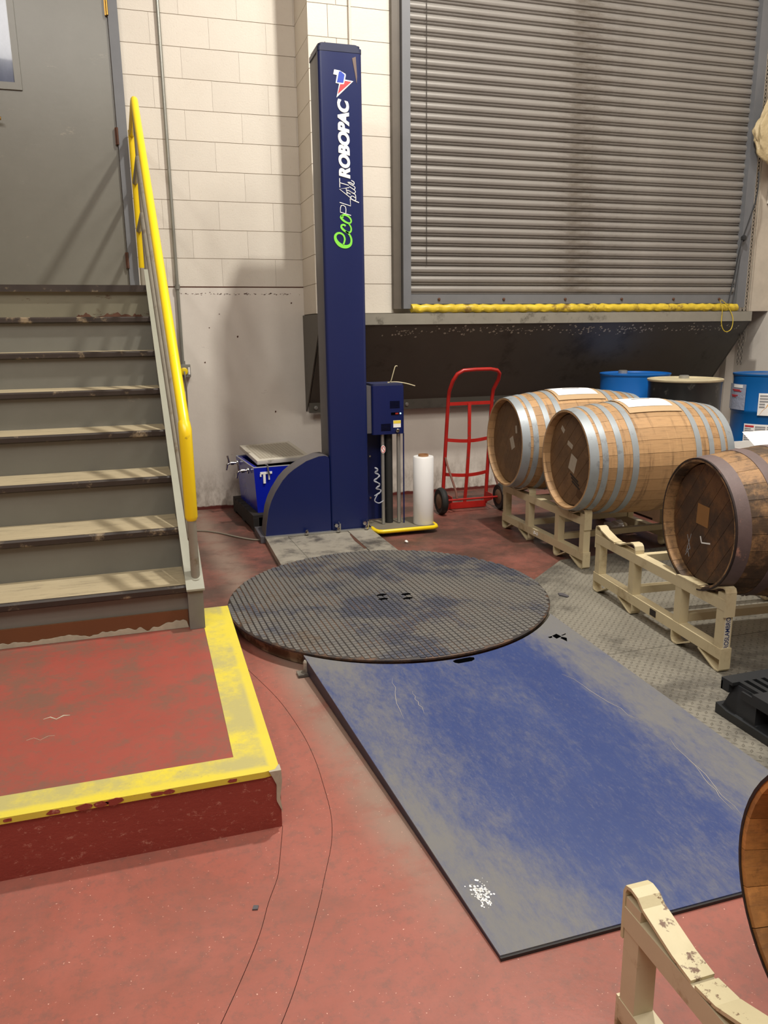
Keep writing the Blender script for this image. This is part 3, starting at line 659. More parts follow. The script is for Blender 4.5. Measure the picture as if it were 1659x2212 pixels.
# base
bm = BM(); prism_z(bm, [(0.696, 4.2), (0.889, 4.2), (0.850, 5.022), (0.704, 5.022)], 0.003, 0.040); obj('base_panel', bm, BASEPL, sw)
bm = BM(); prism_z(bm, [(0.893, 4.2), (1.277, 4.2), (1.268, 5.022), (0.854, 5.022)], 0.003, 0.038); obj('base_panel', bm, BASEPL, sw)
bm = BM(); prism_z(bm, [(1.281, 4.2), (1.455, 4.2), (1.436, 5.022), (1.272, 5.022)], 0.003, 0.041); obj('base_panel', bm, BASEPL, sw)
bm = BM(); prism_z(bm, [(1.262, 4.55), (1.279, 4.55), (1.272, 4.93), (1.262, 4.92), (1.25, 4.75)], 0.0381, 0.039); obj('rust_patch', bm, RUST, sw)
bbox('base_flange', 0.70, 1.44, 4.995, 5.021, 0.040, 0.050, STEEL, sw)
bbox('rear_base', 0.672, 1.436, 5.022, 5.32, 0.003, 0.046, DKGREY, sw)
for x in (0.98, 1.20, 1.40):
    b = BM(); lathe(b, [(0.014, 0), (0.014, 0.018), (0.008, 0.03)], 8, Matrix.Translation((x, 4.99, 0.048))); 
    if x > 1.1:
        tube(b, [(x+0.012, 5.018, 0.05), (x+0.012, 4.988, 0.055), (x+0.012, 4.986, 0.10), (x+0.012, 5.02, 0.104)], 0.006, 8)
        lathe(b, [(0.013, 0), (0.013, 0.03)], 8, Matrix.Translation((x-0.012, 5.015, 0.09)) @ Matrix.Rotation(R(90), 4, 'X'))
    obj('hold_down_bolt', b, CHROME, sw, smooth=True)
# turntable
TC = (1.112, 3.568); TR = 0.806
bm = BM(); lathe(bm, [(TR-0.035, 0.004), (TR-0.03, 0.062)], 96, Matrix.Translation((TC[0], TC[1], 0))); obj('turntable_rim', bm, RUSTRIM, sw, smooth=True, label='rust-stained cream rim')
bm = BM(); lathe(bm, [(TR-0.004, 0.064), (TR, 0.066), (TR, 0.074), (TR-0.003, 0.0765)], 128, Matrix.Translation((TC[0], TC[1], 0))); tt = obj('turntable', bm, simple('table_groove', (48, 42, 40), 0.6, 0.1, dirt=(96, 70, 50), dscale=6, dlo=0.45, dhi=0.6), sw, smooth=True)
bm = BM(); p = 0.0272; g = 0.0048; ca, sa = math.cos(R(2.5)), math.sin(R(2.5)); m = int(TR/p)+2
for i in range(-m, m+1):
    for j in range(-m, m+1):
        cx, cy = i*p, j*p
        if math.hypot(cx, cy) > TR-0.004: continue
        a = (p-g)/2; b = a-0.0012; q = []
        for s_, z in ((a, 0.0766), (b, 0.0805)):
            for dx, dy in ((-1, -1), (1, -1), (1, 1), (-1, 1)):
                X, Y = cx+dx*s_, cy+dy*s_; h_ = math.hypot(X, Y); k_ = min(1.0, (TR-0.004)/max(h_, 1e-6)); X, Y = X*k_, Y*k_; q.append(bm.verts.new((TC[0]+X*ca-Y*sa, TC[1]+X*sa+Y*ca, z)))
        bm.faces.new(q[4:8])
        for k in range(4): bm.faces.new((q[k], q[(k+1) % 4], q[4+(k+1) % 4], q[4+k]))
obj('tread_studs', bm, TREADS, tt, kind='stuff', label='grid of small square raised studs')
for dx, dy in ((-0.02, -0.01), (0.10, -0.04), (-0.03, -0.07), (0.09, -0.10)):
    bm = BM(); prism_z(bm, [(TC[0]+dx-0.02+0.02*math.cos(a*math.pi/5)*1.3, TC[1]+dy+0.014*math.sin(a*math.pi/5)) for a in range(10)], 0.0806, 0.0812); obj('bolt_hole', bm, DARK, tt)
bm = BM(); box(bm, 0.515, 0.585, 2.905, 2.955, 0.003, 0.012); lathe(bm, [(0.014, 0.012), (0.014, 0.055), (0.010, 0.062)], 10, Matrix.Translation((0.555, 2.935, 0))); obj('ramp_tab', bm, BASEPL, sw, label='small bolted tab where the ramp hooks on')
# lettering on the mast
def letters(bm, strokes, wd, org, ux, uv, slant=0.0):
    """strokes in letter space (x along reading direction, y up); reading runs up the mast"""
    for s in strokes:
        pts = [Vector((org[0]-(y*uv), org[1]+((x+slant*y)*ux))) for x, y in s]
        ribbon(bm, pts, wd, F(YF), F(YB))
def text_mesh(txt, size, off, shear, bold_extrude=0.0):
    cu = bpy.data.curves.new('t', 'FONT'); cu.body = txt; cu.size = size; cu.offset = off; cu.shear = shear; cu.extrude = 0.0006; cu.resolution_u = 6
    o = bpy.data.objects.new('t', cu); C.objects.link(o)
    dg = bpy.context.evaluated_depsgraph_get(); me = bpy.data.meshes.new_from_object(o.evaluated_get(dg))
    bpy.data.objects.remove(o); bpy.data.curves.remove(cu)
    bm = BM(); bm.from_mesh(me); bpy.data.meshes.remove(me); return bm
def fit(bm, w, h):
    xs = [v.co.x for v in bm.verts]; ys = [v.co.y for v in bm.verts]
    x0, y0 = min(xs), min(ys); sx, sy = w/(max(xs)-x0), h/(max(ys)-y0)
    for v in bm.verts: v.co.x = (v.co.x-x0)*sx; v.co.y = (v.co.y-y0)*sy
# ROBOPAC: x range on mast 1.272..1.345, z 2.315..2.765 ; reading upwards, letter tops face left
bm = text_mesh('ROBOPAC', 0.1, 0.0044, 0.22)
d_ = bmesh.ops.duplicate(bm, geom=bm.verts[:]+bm.edges[:]+bm.faces[:])
bmesh.ops.translate(bm, verts=[q for q in d_['geom'] if isinstance(q, bmesh.types.BMVert)], vec=(0.0035, 0.0004, 0.0002))
fit(bm, 0.455, 0.074)
bmesh.ops.transform(bm, matrix=Matrix(((0, -1, 0, 1.346), (0, 0, -1, YF), (1, 0, 0, 2.314), (0, 0, 0, 1))), verts=bm.verts)
obj('maker_lettering', bm, WHITE, mast, label='white slanted capital lettering reading ROBOPAC')
PX = lambda zx, zy: (1.225+(700+zx/12.29-720)*0.00312+((zy/12.29))*0.0000, 2.0)
def mp(zx, zy):   # zoomed photo detail (12.29 px per px, origin 700,360) to mast coordinates
    px, py = 700+zx/12.29, 360+zy/12.29
    z = 2.386-(py-360)*0.002895
    x = 1.1745+(px-700)*(0.248/79.5)-(py-360)*0.0000945*0.0
    return (x-(py-360)*0.00007, z)
def stroke(bm, pts, wd, n=6, closed=False):
    P = [Vector(mp(*q)) for q in pts]
    ribbon(bm, spline(P, n, closed) if n else P, wd, F(YF), F(YB), closed)
bm = BM()
for s in ([(1000, 0)],): pass
stroke(bm, [(408, 300), (415, 530)], 0.0042, 0); stroke(bm, [(412, 412), (640, 470)], 0.0042, 0)        # T
stroke(bm, [(650, 525), (405, 572), (690, 780)], 0.0042, 0); stroke(bm, [(572, 545), (600, 690)], 0.0038, 0)   # A
stroke(bm, [(410, 905), (690, 985), (676, 800)], 0.0042, 0)                                             # L
stroke(bm, [(700, 1225), (425, 1150), (428, 1040), (450, 980), (500, 975), (555, 1010), (570, 1080), (565, 1190)], 0.0042, 0)  # P
obj('plat_lettering', bm, WHITE, mast, label='thin white capital lettering reading PLAT')
bm = BM()
stroke(bm, [(905, 893), (790, 850), (690, 800)], 0.0055, 0)
stroke(bm, [(700, 790), (700, 740), (750, 740), (810, 780), (825, 820), (795, 845)], 0.004, 4)          # p
stroke(bm, [(825, 800), (810, 700), (740, 660), (610, 590), (600, 640), (690, 690)], 0.004, 4)           # l
stroke(bm, [(650, 600), (760, 660), (808, 640), (795, 590), (655, 500)], 0.004, 4)                        # u
stroke(bm, [(780, 570), (800, 540), (790, 500), (700, 450), (610, 395)], 0.004, 4)
stroke(bm, [(610, 395), (690, 400), (765, 445), (775, 385), (705, 345)], 0.0045, 4)                       # s
obj('script_lettering', bm, WHITE, mast, label='small white script reading plus')
def vstroke(pts, ws, n=7):
    P = spline([Vector(mp(*q)) for q in pts], n); m = len(P)-1; k = len(ws)-1
    wl_ = [ws[min(int(i_/m*k), k-1)]+(ws[min(int(i_/m*k)+1, k)]-ws[min(int(i_/m*k), k-1)])*((i_/m*k) % 1.0 if i_ < m else 1.0) for i_ in range(m+1)]
    ribbon(bm, P, wl_, F(YF), F(YB))
bm = BM()
# e: from the middle of the stem, round the small loop, down the thick back and out to the right
vstroke([(500, 1985), (530, 1900), (538, 1820), (505, 1735), (430, 1685), (345, 1695), (295, 1765), (312, 1865), (385, 1960), (490, 2020), (600, 2025), (685, 1975), (712, 1880), (695, 1780), (640, 1690), (560, 1635)], [0.010, 0.011, 0.011, 0.013, 0.018, 0.024, 0.020, 0.013, 0.011, 0.009])
vstroke([(560, 1500), (520, 1470), (460, 1480), (455, 1540), (520, 1610), (620, 1665), (690, 1640), (705, 1560), (680, 1490), (640, 1440)], [0.011, 0.011, 0.014, 0.011, 0.009, 0.008])
vstroke([(500, 1290), (470, 1240), (540, 1215), (640, 1260), (700, 1340), (690, 1410), (620, 1420), (520, 1370), (440, 1290), (465, 1230)], [0.010, 0.011, 0.010, 0.009, 0.013, 0.011])
obj('eco_lettering', bm, GREEN, mast, label='green script lettering reading eco')
# emblem
def ml(zx, zy):
    px, py = 700+zx/18.43, 140+zy/18.43
    return (1.1805+(px-700)*0.003105+(220-(py-140))*0.00005, 2.958-(py-140)*0.00262)
bm = BM(); prism_y(bm, [ml(*q) for q in ((400, 200), (600, 225), (820, 340), (830, 400), (800, 560), (1110, 600), (480, 1290), (580, 745), (450, 720), (500, 410), (365, 390))][::-1], YF-0.0002, YB); obj('emblem_outline', bm, WHITE, mast)
bm = BM(); prism_y(bm, [ml(*q) for q in ((575, 265), (650, 258), (785, 375), (735, 700), (495, 690))][::-1], YF-0.0008, YF); obj('emblem_square', bm, LBLUE, mast, label='bright blue emblem block')
bm = BM(); prism_y(bm, [ml(*q) for q in ((790, 610), (1040, 630), (520, 1160), (615, 760), (755, 745))][::-1], YF-0.0008, YF); obj('emblem_triangle', bm, LRED, mast, label='red emblem triangle')
# scuff near the top
bm = BM(); prism_y(bm, [(1.372, 3.0), (1.395, 3.01), (1.402, 2.9), (1.398, 2.86), (1.388, 2.92)], YF, YB); obj('scuff', bm, simple('scuff_brown', (110, 92, 84), 0.6), mast)

# carriage with film rollers
CX0, CX1 = 1.468, 1.700
bm = BM(); rbox(bm, CX0, CX1, 5.04, 5.26, 0.69, 1.02, 0.02); 
cg = obj('carriage_housing', bm, BLUE, sw, smooth=True)
bm = BM(); rbox(bm, CX0+0.003, CX1-0.003, 5.043, 5.257, 1.02, 1.034, 0.025); obj('housing_top', bm, simple('cap_blue2', (44, 50, 84), 0.45), cg, smooth=True)
bbox('side_bracket', 1.436, 1.468, 5.06, 5.24, 0.70, 1.02, DKGREY, cg)
bm = BM()
for k in range(6): box(bm, 1.595, 1.665, 5.0385, 5.041, 0.868+k*0.0085, 0.872+k*0.0085)
for k in range(6): box(bm, 1.53, 1.60, 5.0385, 5.041, 0.715+k*0.0085, 0.719+k*0.0085)
obj('vent_slots', bm, DARK, cg, kind='stuff')
bbox('display_window', 1.603, 1.66, 5.037, 5.041, 0.822, 0.838, DARK, cg)
bbox('display_digits', 1.633, 1.655, 5.0362, 5.037, 0.825, 0.835, REDLED, cg)
bm = BM(); lathe(bm, [(0.0045, 0), (0.0045, 0.004)], 10, Matrix.Translation((1.670, 5.041, 0.830)) @ Matrix.Rotation(R(90), 4, 'X')); obj('status_light', bm, LED, cg, label='small glowing green status light')
bbox('warning_label', 1.618, 1.672, 5.0385, 5.041, 0.735, 0.783, PAPER, cg, label='white and yellow warning label')
bbox('label_band', 1.619, 1.671, 5.0378, 5.0385, 0.762, 0.782, simple('label_yellow', (236, 210, 70), 0.5), cg)
bm = BM(); lathe(bm, [(0.013, 0), (0.013, 0.02), (0.009, 0.024)], 16, Matrix.Translation((1.645, 5.04, 0.715)) @ Matrix.Rotation(R(90), 4, 'X')); obj('tension_knob', bm, CHROME, cg, smooth=True)
bbox('back_plate', CX0, 1.655, 5.20, 5.215, 0.06, 0.69, BLUE, sw)
for x, r, m_, z0, nm in ((1.548, 0.0125, STEEL, 0.052, 'tension_roller'), (1.664, 0.0135, STEEL, 0.055, 'tension_roller')):
    bm = BM(); tube(bm, [(x, 5.07, z0), (x, 5.07, 0.69)], r, 16); obj(nm, bm, m_, sw, smooth=True)
bm = BM(); tube(bm, [(1.603, 5.11, 0.05), (1.603, 5.11, 0.69)], 0.028, 18); obj('rubber_roller', bm, RUBBER, sw, smooth=True)
bm = BM(); tube(bm, [(1.698, 5.06, 0.05), (1.698, 5.06, 0.69)], 0.005, 8); obj('guard_rod', bm, BLUE, sw, smooth=True)
bm = BM(); lathe(bm, [(0.017, 0), (0.017, 0.001)], 20, Matrix.Translation((1.548, 5.056, 0.585)) @ Matrix.Scale(1.7, 4, (0, 0, 1)) @ Matrix.Rotation(R(90), 4, 'X')); sg = obj('warning_disc', bm, PAPER, sw)
bm = BM(); tube(bm, [(1.548+0.013*math.cos(a*math.pi/8), 5.054, 0.585+0.022*math.sin(a*math.pi/8)) for a in range(16)], 0.0018, 5, closed=True); tube(bm, [(1.539, 5.054, 0.600), (1.557, 5.054, 0.570)], 0.0016, 5); obj('disc_ring', bm, REDINK, sg)
for z in (0.22, 0.52):
    bm = BM(); lathe(bm, [(0.009, 0), (0.007, 0.008)], 10, Matrix.Translation((1.492, 5.20, z)) @ Matrix.Rotation(R(90), 4, 'X')); obj('bolt', bm, CHROME, sw)
random.seed(21); bm = BM()
pts = [Vector((1.50+random.uniform(-.02, .03), 5.06+random.uniform(-.01, .02), 0.46-k*0.018)) for k in range(12)]
tube(bm, spline(pts, 4), [0.0025+0.004*abs(math.sin(k*0.8)) for k in range(45)], 7); tube(bm, spline([(1.50, 5.05, 0.27), (1.48, 5.05, 0.23), (1.51, 5.05, 0.21), (1.545, 5.05, 0.225)], 5), 0.004, 6)
obj('film_scrap', bm, m_clear('film_scrap_white', (200, 204, 214), 0.5), sw, smooth=True, label='loose twist of clear wrap')
bm = BM(); prism_z(bm, [(1.446, 4.952), (1.46, 4.918), (1.49, 4.908), (1.86, 4.908), (1.885, 4.925), (1.895, 4.955), (1.885, 5.20), (1.85, 5.215), (1.446, 5.215)], 0.028, 0.050)
tray = obj('carriage_tray', bm, simple('tray_grey', (120, 112, 96), 0.5), sw)
bm = BM(); tube(bm, [(1.450, 5.02, 0.040), (1.452, 4.950, 0.040), (1.466, 4.915, 0.040), (1.495, 4.903, 0.040), (1.86, 4.903, 0.040), (1.888, 4.918, 0.040), (1.898, 4.955, 0.040), (1.898, 5.1, 0.040)], 0.0145, 12)
obj('tray_bumper', bm, YPIPE, tray, smooth=True, label='yellow rounded bumper edge')
bm = BM(); tube(bm, spline([(1.60, 5.1, 1.036), (1.615, 5.08, 1.045), (1.63, 5.07, 1.10), (1.645, 5.07, 1.145), (1.66, 5.07, 1.148)], 5), 0.003, 6); tube(bm, spline([(1.60, 5.1, 1.038), (1.65, 5.06, 1.042), (1.72, 5.05, 1.03), (1.78, 5.05, 1.012)], 5), 0.0035, 6)
tag(obj('twist_tie', bm, TIE, smooth=True), 'tan tie lying bent on top of the film carriage housing', 'tie')
# film roll on the tray
fx, fy = 1.822, 4.998
rl = thing('film_roll', 'tall white roll of stretch film standing on the yellow-edged tray', 'film roll', (fx, fy, 0.0515))
bm = BM(); lathe(bm, [(0.070, 0.0515), (0.0725, 0.056), (0.0725, 0.525), (0.068, 0.531), (0.040, 0.531)], 40, Matrix.Translation((fx, fy, 0))); obj('film', bm, FILM, rl, smooth=True)
bm = BM(); lathe(bm, [(0.036, 0.531), (0.036, 0.545), (0.031, 0.545), (0.031, 0.532)], 28, Matrix.Translation((fx, fy, 0))); obj('core', bm, CARD, rl, smooth=True)

# ================================================================== RAMP
def rz_(y): return 0.012+(0.073-0.012)*(y-1.33)/(3.05-1.33)
rp = thing('loading_ramp', 'worn blue steel ramp sloping down from the turntable', 'ramp', (0.60, 1.33, 0))
RL = lambda y: 0.668-(y-1.33)*0.0705; RRt = 1.795; RR = lambda y: RRt-(y-1.33)*0.026
ac = []
rr_ = TR+0.012
xl, xr = 0.551, 1.755
a0 = math.atan2(-math.sqrt(rr_**2-(xl-TC[0])**2), xl-TC[0]); a1 = math.atan2(-math.sqrt(rr_**2-(xr-TC[0])**2), xr-TC[0])
for k in range(33): a = a0+(a1-a0)*k/32; ac.append((TC[0]+rr_*math.cos(a), TC[1]+rr_*math.sin(a)))
out = ac + [(RR(1.328), 1.328), (RL(1.328), 1.328)]
bm = BM(); prism(bm, out, lambda u, v: (u, v, rz_(v)-0.004), lambda u, v: (u, v, rz_(v))); deck = obj('ramp_deck', bm, RAMP, rp)
bm = BM(); v = [bm.verts.new(p) for p in ((RL(1.33), 1.33, 0.001), (RL(1.33), 1.33, rz_(1.33)-0.004), (xl, ac[0][1], rz_(ac[0][1])-0.004), (xl, ac[0][1], 0.008))]
bm.faces.new(v); r_ = bmesh.ops.extrude_face_region(bm, geom=bm.faces[:]); bmesh.ops.translate(bm, verts=[q for q in r_['geom'] if isinstance(q, bmesh.types.BMVert)], vec=(0.006, 0, 0)); sk = obj('side_skirt', bm, simple('skirt_dark', (48, 44, 62), 0.5, 0.1), rp)
bm = BM(); v = [bm.verts.new(p) for p in ((RR(1.33)-0.006, 1.33, 0.001), (RR(1.33)-0.006, 1.33, rz_(1.33)-0.004), (xr-0.006, ac[-1][1], rz_(ac[-1][1])-0.004), (xr-0.006, ac[-1][1], 0.008))]
bm.faces.new(v); r_ = bmesh.ops.extrude_face_region(bm, geom=bm.faces[:]); bmesh.ops.translate(bm, verts=[q for q in r_['geom'] if isinstance(q, bmesh.types.BMVert)], vec=(0.006, 0, 0)); obj('side_skirt', bm, simple('skirt_dark2', (48, 44, 62), 0.5, 0.1), rp)
bbox('front_lip', RL(1.33)-0.001, RR(1.33), 1.322, 1.3285, 0.0008, 0.009, simple('lip_dark', (34, 30, 30), 0.6), rp)
sh = []
for k in range(14): a = math.pi*k/7; sh.append((2.80+0.045*math.cos(a), 0.036+0.011*math.sin(a)))
bm = BM(); prism(bm, sh, lambda u, v: (RL(u)-0.0010, u, v), lambda u, v: (RL(u)+0.003, u, v)); obj('hand_slot', bm, DARK, sk)
def hole(poly, name='slot'):
    bm = BM(); prism(bm, poly, lambda u, v: (u, v, rz_(v)-0.001), lambda u, v: (u, v, rz_(v)+0.0006)); obj(name, bm, DARK, deck)
s = [(u, v+0.006) for u, v in [(1.128, 2.712), (1.125, 2.728), (1.14, 2.737), (1.205, 2.742), (1.222, 2.735), (1.218, 2.718), (1.2, 2.706), (1.14, 2.702)]]; hole(s)
DK = lambda zx, zy: (lambda px, py: (1.655+(px-1205)*0.00226+(1376-py)*(0.0011), 2.808+(1376-py)*0.0044+(px-1205)*0.00030))(1140+zx/13.83, 1280+zy/13.83)
for q in ([(600, 1245), (735, 1238), (720, 1285), (640, 1285)], [(745, 1235), (905, 1200), (1005, 1310), (820, 1340)], [(940, 1345), (1010, 1320), (1125, 1380), (1070, 1480)], [(1010, 1275), (1185, 1245), (1165, 1275), (1050, 1290)]):
    hole([DK(*p_) for p_ in q], 'cut_out')
bm = BM(); random.seed(4)
for k in range(120):
    x = 0.706+random.gauss(0, 0.012); y = 1.516+random.gauss(0, 0.020); s = random.uniform(0.0008, 0.0042)
    q = [(x+s*math.cos(a)*random.uniform(.5, 1.1), y+1.3*s*math.sin(a)*random.uniform(.5, 1.1)) for a in (0, 1.2, 2.5, 3.7, 5)]
    bm.faces.new([bm.verts.new((a, b, rz_(b)+0.0008)) for a, b in q])
obj('paint_splash', bm, WHITE, deck, kind='stuff', label='white paint splash near the lower end')
bm = BM(); random.seed(6)
for (x0, y0), (x1, y1) in (((1.604, 1.98), (1.546, 1.56)), ((0.838, 2.667), (0.783, 2.36)), ((0.883, 2.547), (0.868, 2.378)), ((1.585, 1.85), (1.532, 1.60)), ((1.50, 2.5), (1.58, 2.1))):
    P_ = [Vector((x0+(x1-x0)*t/8+random.gauss(0, .004), y0+(y1-y0)*t/8)) for t in range(9)]
    ribbon(bm, P_, [0.0004+0.0010*math.sin(math.pi*t/8) for t in range(9)], lambda u, v: (u, v, rz_(v)+0.0006), lambda u, v: (u, v, rz_(v)+0.0001))
obj('scratches', bm, CHIP, deck, kind='stuff')

# ================================================================== BARREL RACKS
def make_rack(name, label, loc, rz, mat, strapmat):
    t = thing(name, label, 'barrel rack', loc, rz, 'cream barrel racks')
    D = 0.77; PY = (0.0, -0.34, -0.73, -1.02)
    kw = dict(world=False)
    for fx_ in (0.0, D):
        for y in PY:
            bm = BM(); box(bm, fx_-0.022, fx_+0.022, y-0.0225, y+0.0225, 0.058, 0.30 if y not in (0.0, -1.02) else 0.335); obj('post', bm, mat, t, **kw)
        bm = BM(); box(bm, fx_-0.0235, fx_+0.0235, -1.044, 0.024, 0.266, 0.312); obj('top_rail', bm, mat, t, **kw)
        bm = BM(); box(bm, fx_-0.0235, fx_+0.0235, -1.044, 0.024, 0.055, 0.102); obj('bottom_rail', bm, mat, t, **kw)
        a, b = fx_-0.024, fx_+0.024
        for pts in ([(0.0275, 0.24), (0.0275, 0.343), (0.022, 0.356), (0.008, 0.36), (-0.012, 0.357), (-0.028, 0.345), (-0.115, 0.322), (-0.165, 0.316)],
                    [(-0.3655, 0.27), (-0.3655, 0.330), (-0.360, 0.347), (-0.346, 0.356), (-0.318, 0.356), (-0.29, 0.347), (-0.225, 0.322), (-0.175, 0.316)],
                    [(-0.7045, 0.27), (-0.7045, 0.306), (-0.709, 0.314), (-0.722, 0.3165), (-0.78, 0.3165), (-0.87, 0.316)],
                    [(-1.0475, 0.24), (-1.0475, 0.343), (-1.042, 0.356), (-1.028, 0.36), (-0.995, 0.352), (-0.965, 0.335), (-0.925, 0.320), (-0.88, 0.316)]):
            bm = BM(); strap(bm, pts, a, b, 0.007); obj('cradle_strap', bm, strapmat, t, smooth=False, **kw)
        for pts in ([(0.0275, 0.105), (0.0275, 0.02), (0.020, 0.006), (0.004, 0.0045), (-0.02, 0.007), (-0.105, 0.052)],
                    [(-0.225, 0.052), (-0.33, 0.008), (-0.348, 0.0045), (-0.360, 0.008), (-0.366, 0.022), (-0.366, 0.056)],
                    [(-0.7045, 0.056), (-0.7045, 0.022), (-0.712, 0.008), (-0.726, 0.0045), (-0.748, 0.007), (-0.84, 0.052)],
                    [(-0.90, 0.052), (-1.00, 0.010), (-1.018, 0.0045), (-1.040, 0.006), (-1.0475, 0.014), (-1.0475, 0.105)]):
            bm = BM(); strap(bm, pts, a, b, 0.007); obj('foot_strap', bm, mat, t, smooth=False, **kw)
    for y in (-0.34, -0.73):
        for z in (0.266, 0.105):
            bm = BM(); box(bm, 0.024, D-0.024, y-0.018, y+0.018, z, z+0.036); obj('cross_beam', bm, mat, t, **kw)
    return t
rk1 = make_rack('barrel_rack', 'far cream rack holding the two pale barrels', (2.405, 4.857, 0.0), 0.0, RACK, RACK)
rk2 = make_rack('barrel_rack', 'middle cream rack, left cradle empty, dark barrel on its right', (2.262, 3.44, 0.0045), R(-4.3), RACK, RACK)
rk3 = make_rack('barrel_rack', 'rust-chipped cream rack in the near right corner', (0.80+0.024, 1.05, 0.0), 0.0, simple('rack_cream_pale', (204, 192, 160), 0.45, 0.0, 0.08, 5, dirt=(150, 126, 92), dscale=5, dlo=0.55, dhi=0.68), RACKD)
# stencil and small marks
bm = text_mesh('ROSLAMBRO', 0.05, 0.0008, 0.0); fit(bm, 0.135, 0.021)
bmesh.ops.transform(bm, matrix=Matrix(((0, -1, 0, 0.013), (0, 0, 0, -1.0436), (1, 0, 0, 0.102), (0, 0, 0, 1))), verts=bm.verts)
for v in bm.verts: v.co.y = -1.0436
p4 = [c for c in rk2.children if c.name.startswith('post')][3]
bm2 = BM(); box(bm2, -0.012, 0.016, -1.0433, -1.0426, 0.10, 0.24); obj('sticker', bm2, simple('sticker_pale', (214, 208, 190), 0.5), p4, world=False)
bmo = obj('stencil_lettering', bm, BLUEINK, p4, world=False, label='blue stencilled capitals on the end post')
br = [c for c in rk2.children if c.name.startswith('bottom_rail')][0]
bm = BM(); box(bm, -0.0243, -0.0236, -0.575, -0.525, 0.062, 0.094); obj('dark_tag', bm, DINK, br, world=False)
bm = text_mesh('0-3', 0.03, 0.0008, 0.0); fit(bm, 0.06, 0.022)
bmesh.ops.transform(bm, matrix=Matrix(((0, 0, -1, -0.0245), (-1, 0, 0, -0.44), (0, 1, 0, 0.068), (0, 0, 0, 1))), verts=bm.verts)
br1 = [c for c in rk1.children if c.name.startswith('bottom_rail')][0]
obj('number_marking', bm, WHITE, br1, world=False, label='small white marking reading 0-3')

# ================================================================== BARRELS
def make_barrel(label, loc, yaw, L, Re, Rb, NS, oak, head, hoopm, hoops, roll=0.0, rim=None, chime=0.042, bowl=2.0):
    t = thing('oak_barrel', label, 'barrel', loc, yaw, 'barrels lying on the racks')
    rad = lambda x: Re+(Rb-Re)*(1-abs(2*x/L-1)**bowl)
    SG = 12; th = 0.026
    bm = BM(); rings = []
    da = math.pi/NS-0.0028
    xs_ = [0.0, chime-0.006] + [L*k/SG for k in range(1, SG)] + [L-chime+0.006, L]
    for x in xs_:
        r = rad(x); rg = []; t_ = th if 0.01 < x < L-0.01 else 0.011
        for q in (-1, 0, 1): a = q*da; rg.append((x, r*math.sin(a), r*math.cos(a)-0*r))
        for q in (1, 0, -1): a = q*da; rg.append((x, (r-t_)*math.sin(a), (r-t_)*math.cos(a)))
        rings.append([bm.verts.new(p) for p in rg])
    for A, B in zip(rings, rings[1:]):
        for k in range(6): bm.faces.new((A[k], A[(k+1) % 6], B[(k+1) % 6], B[k]))
    bm.faces.new(rings[0][::-1]); bm.faces.new(rings[-1])
    s0 = obj('stave', bm, oak, t, world=False, smooth=True)
    for k in range(1, NS):
        o = s0.copy(); C.objects.link(o); o.parent = t; o.rotation_euler = (2*math.pi*k/NS+roll, 0, 0)
    s0.rotation_euler = (roll, 0, 0)
    for (x0, x1) in hoops:
        for m_ in (0, 1):
            a, b = (x0, x1) if not m_ else (L-x1, L-x0)
            a = max(a, -0.0015) if not m_ else a; bm = BM(); pr = []
            for x, dr in ((a, 0.0005), (a, 0.0024), ((a+b)/2, 0.0026), (b, 0.0024), (b, 0.0005)): pr.append((rad(min(max(x, 0), L))+dr, x))
            lathe(bm, pr, 56, Matrix.Rotation(R(90), 4, 'Y'), caps=False)
            h = obj('hoop', bm, hoopm, t, world=False, smooth=True)
            bm = BM(); am = R(150)+x0*0.6; r = rad((a+b)/2)+0.0035
            for da_ in (0, 0.09):
                Mx = Matrix.Rotation(am+da_, 4, 'X') @ Matrix.Translation(((a+b)/2, 0, r))
                lathe(bm, [(0.006, 0), (0.0045, 0.003)], 8, Mx)
            obj('rivet', bm, hoopm, h, world=False)
    # head boards, recessed
    Rh = Re-th+0.002
    for m_, xh in ((0, chime), (1, L-chime)):
        NB = 7
        ca_, sa_ = math.cos(roll+0.45), math.sin(roll+0.45)
        for k in range(NB):
            y0 = -Rh+2*Rh*k/NB+0.0008; y1 = -Rh+2*Rh*(k+1)/NB-0.0008; pts = []
            ys = [y0+(y1-y0)*q/4 for q in range(5)]
            f = lambda y: math.sqrt(max(Rh*Rh-y*y, 1e-5))
            pts = [(y, f(y)) for y in ys] + [(y, -f(y)) for y in ys[::-1]]
            pts = [(u*ca_-v*sa_, u*sa_+v*ca_) for u, v in pts]
            bm = BM(); prism_x(bm, pts, xh, xh+0.018); obj('head_board', bm, head, t, world=False)
    if rim:
        for m_ in (0,):
            bm = BM(); lathe(bm, [(Re-0.002, -0.002), (Re+0.0042, -0.002), (Re+0.0042, 0.006), (Re+0.002, 0.006)], 56, Matrix.Rotation(R(90), 4, 'Y'), caps=False); obj('chime_edge', bm, rim, t, world=False, smooth=True)
    return t, rad
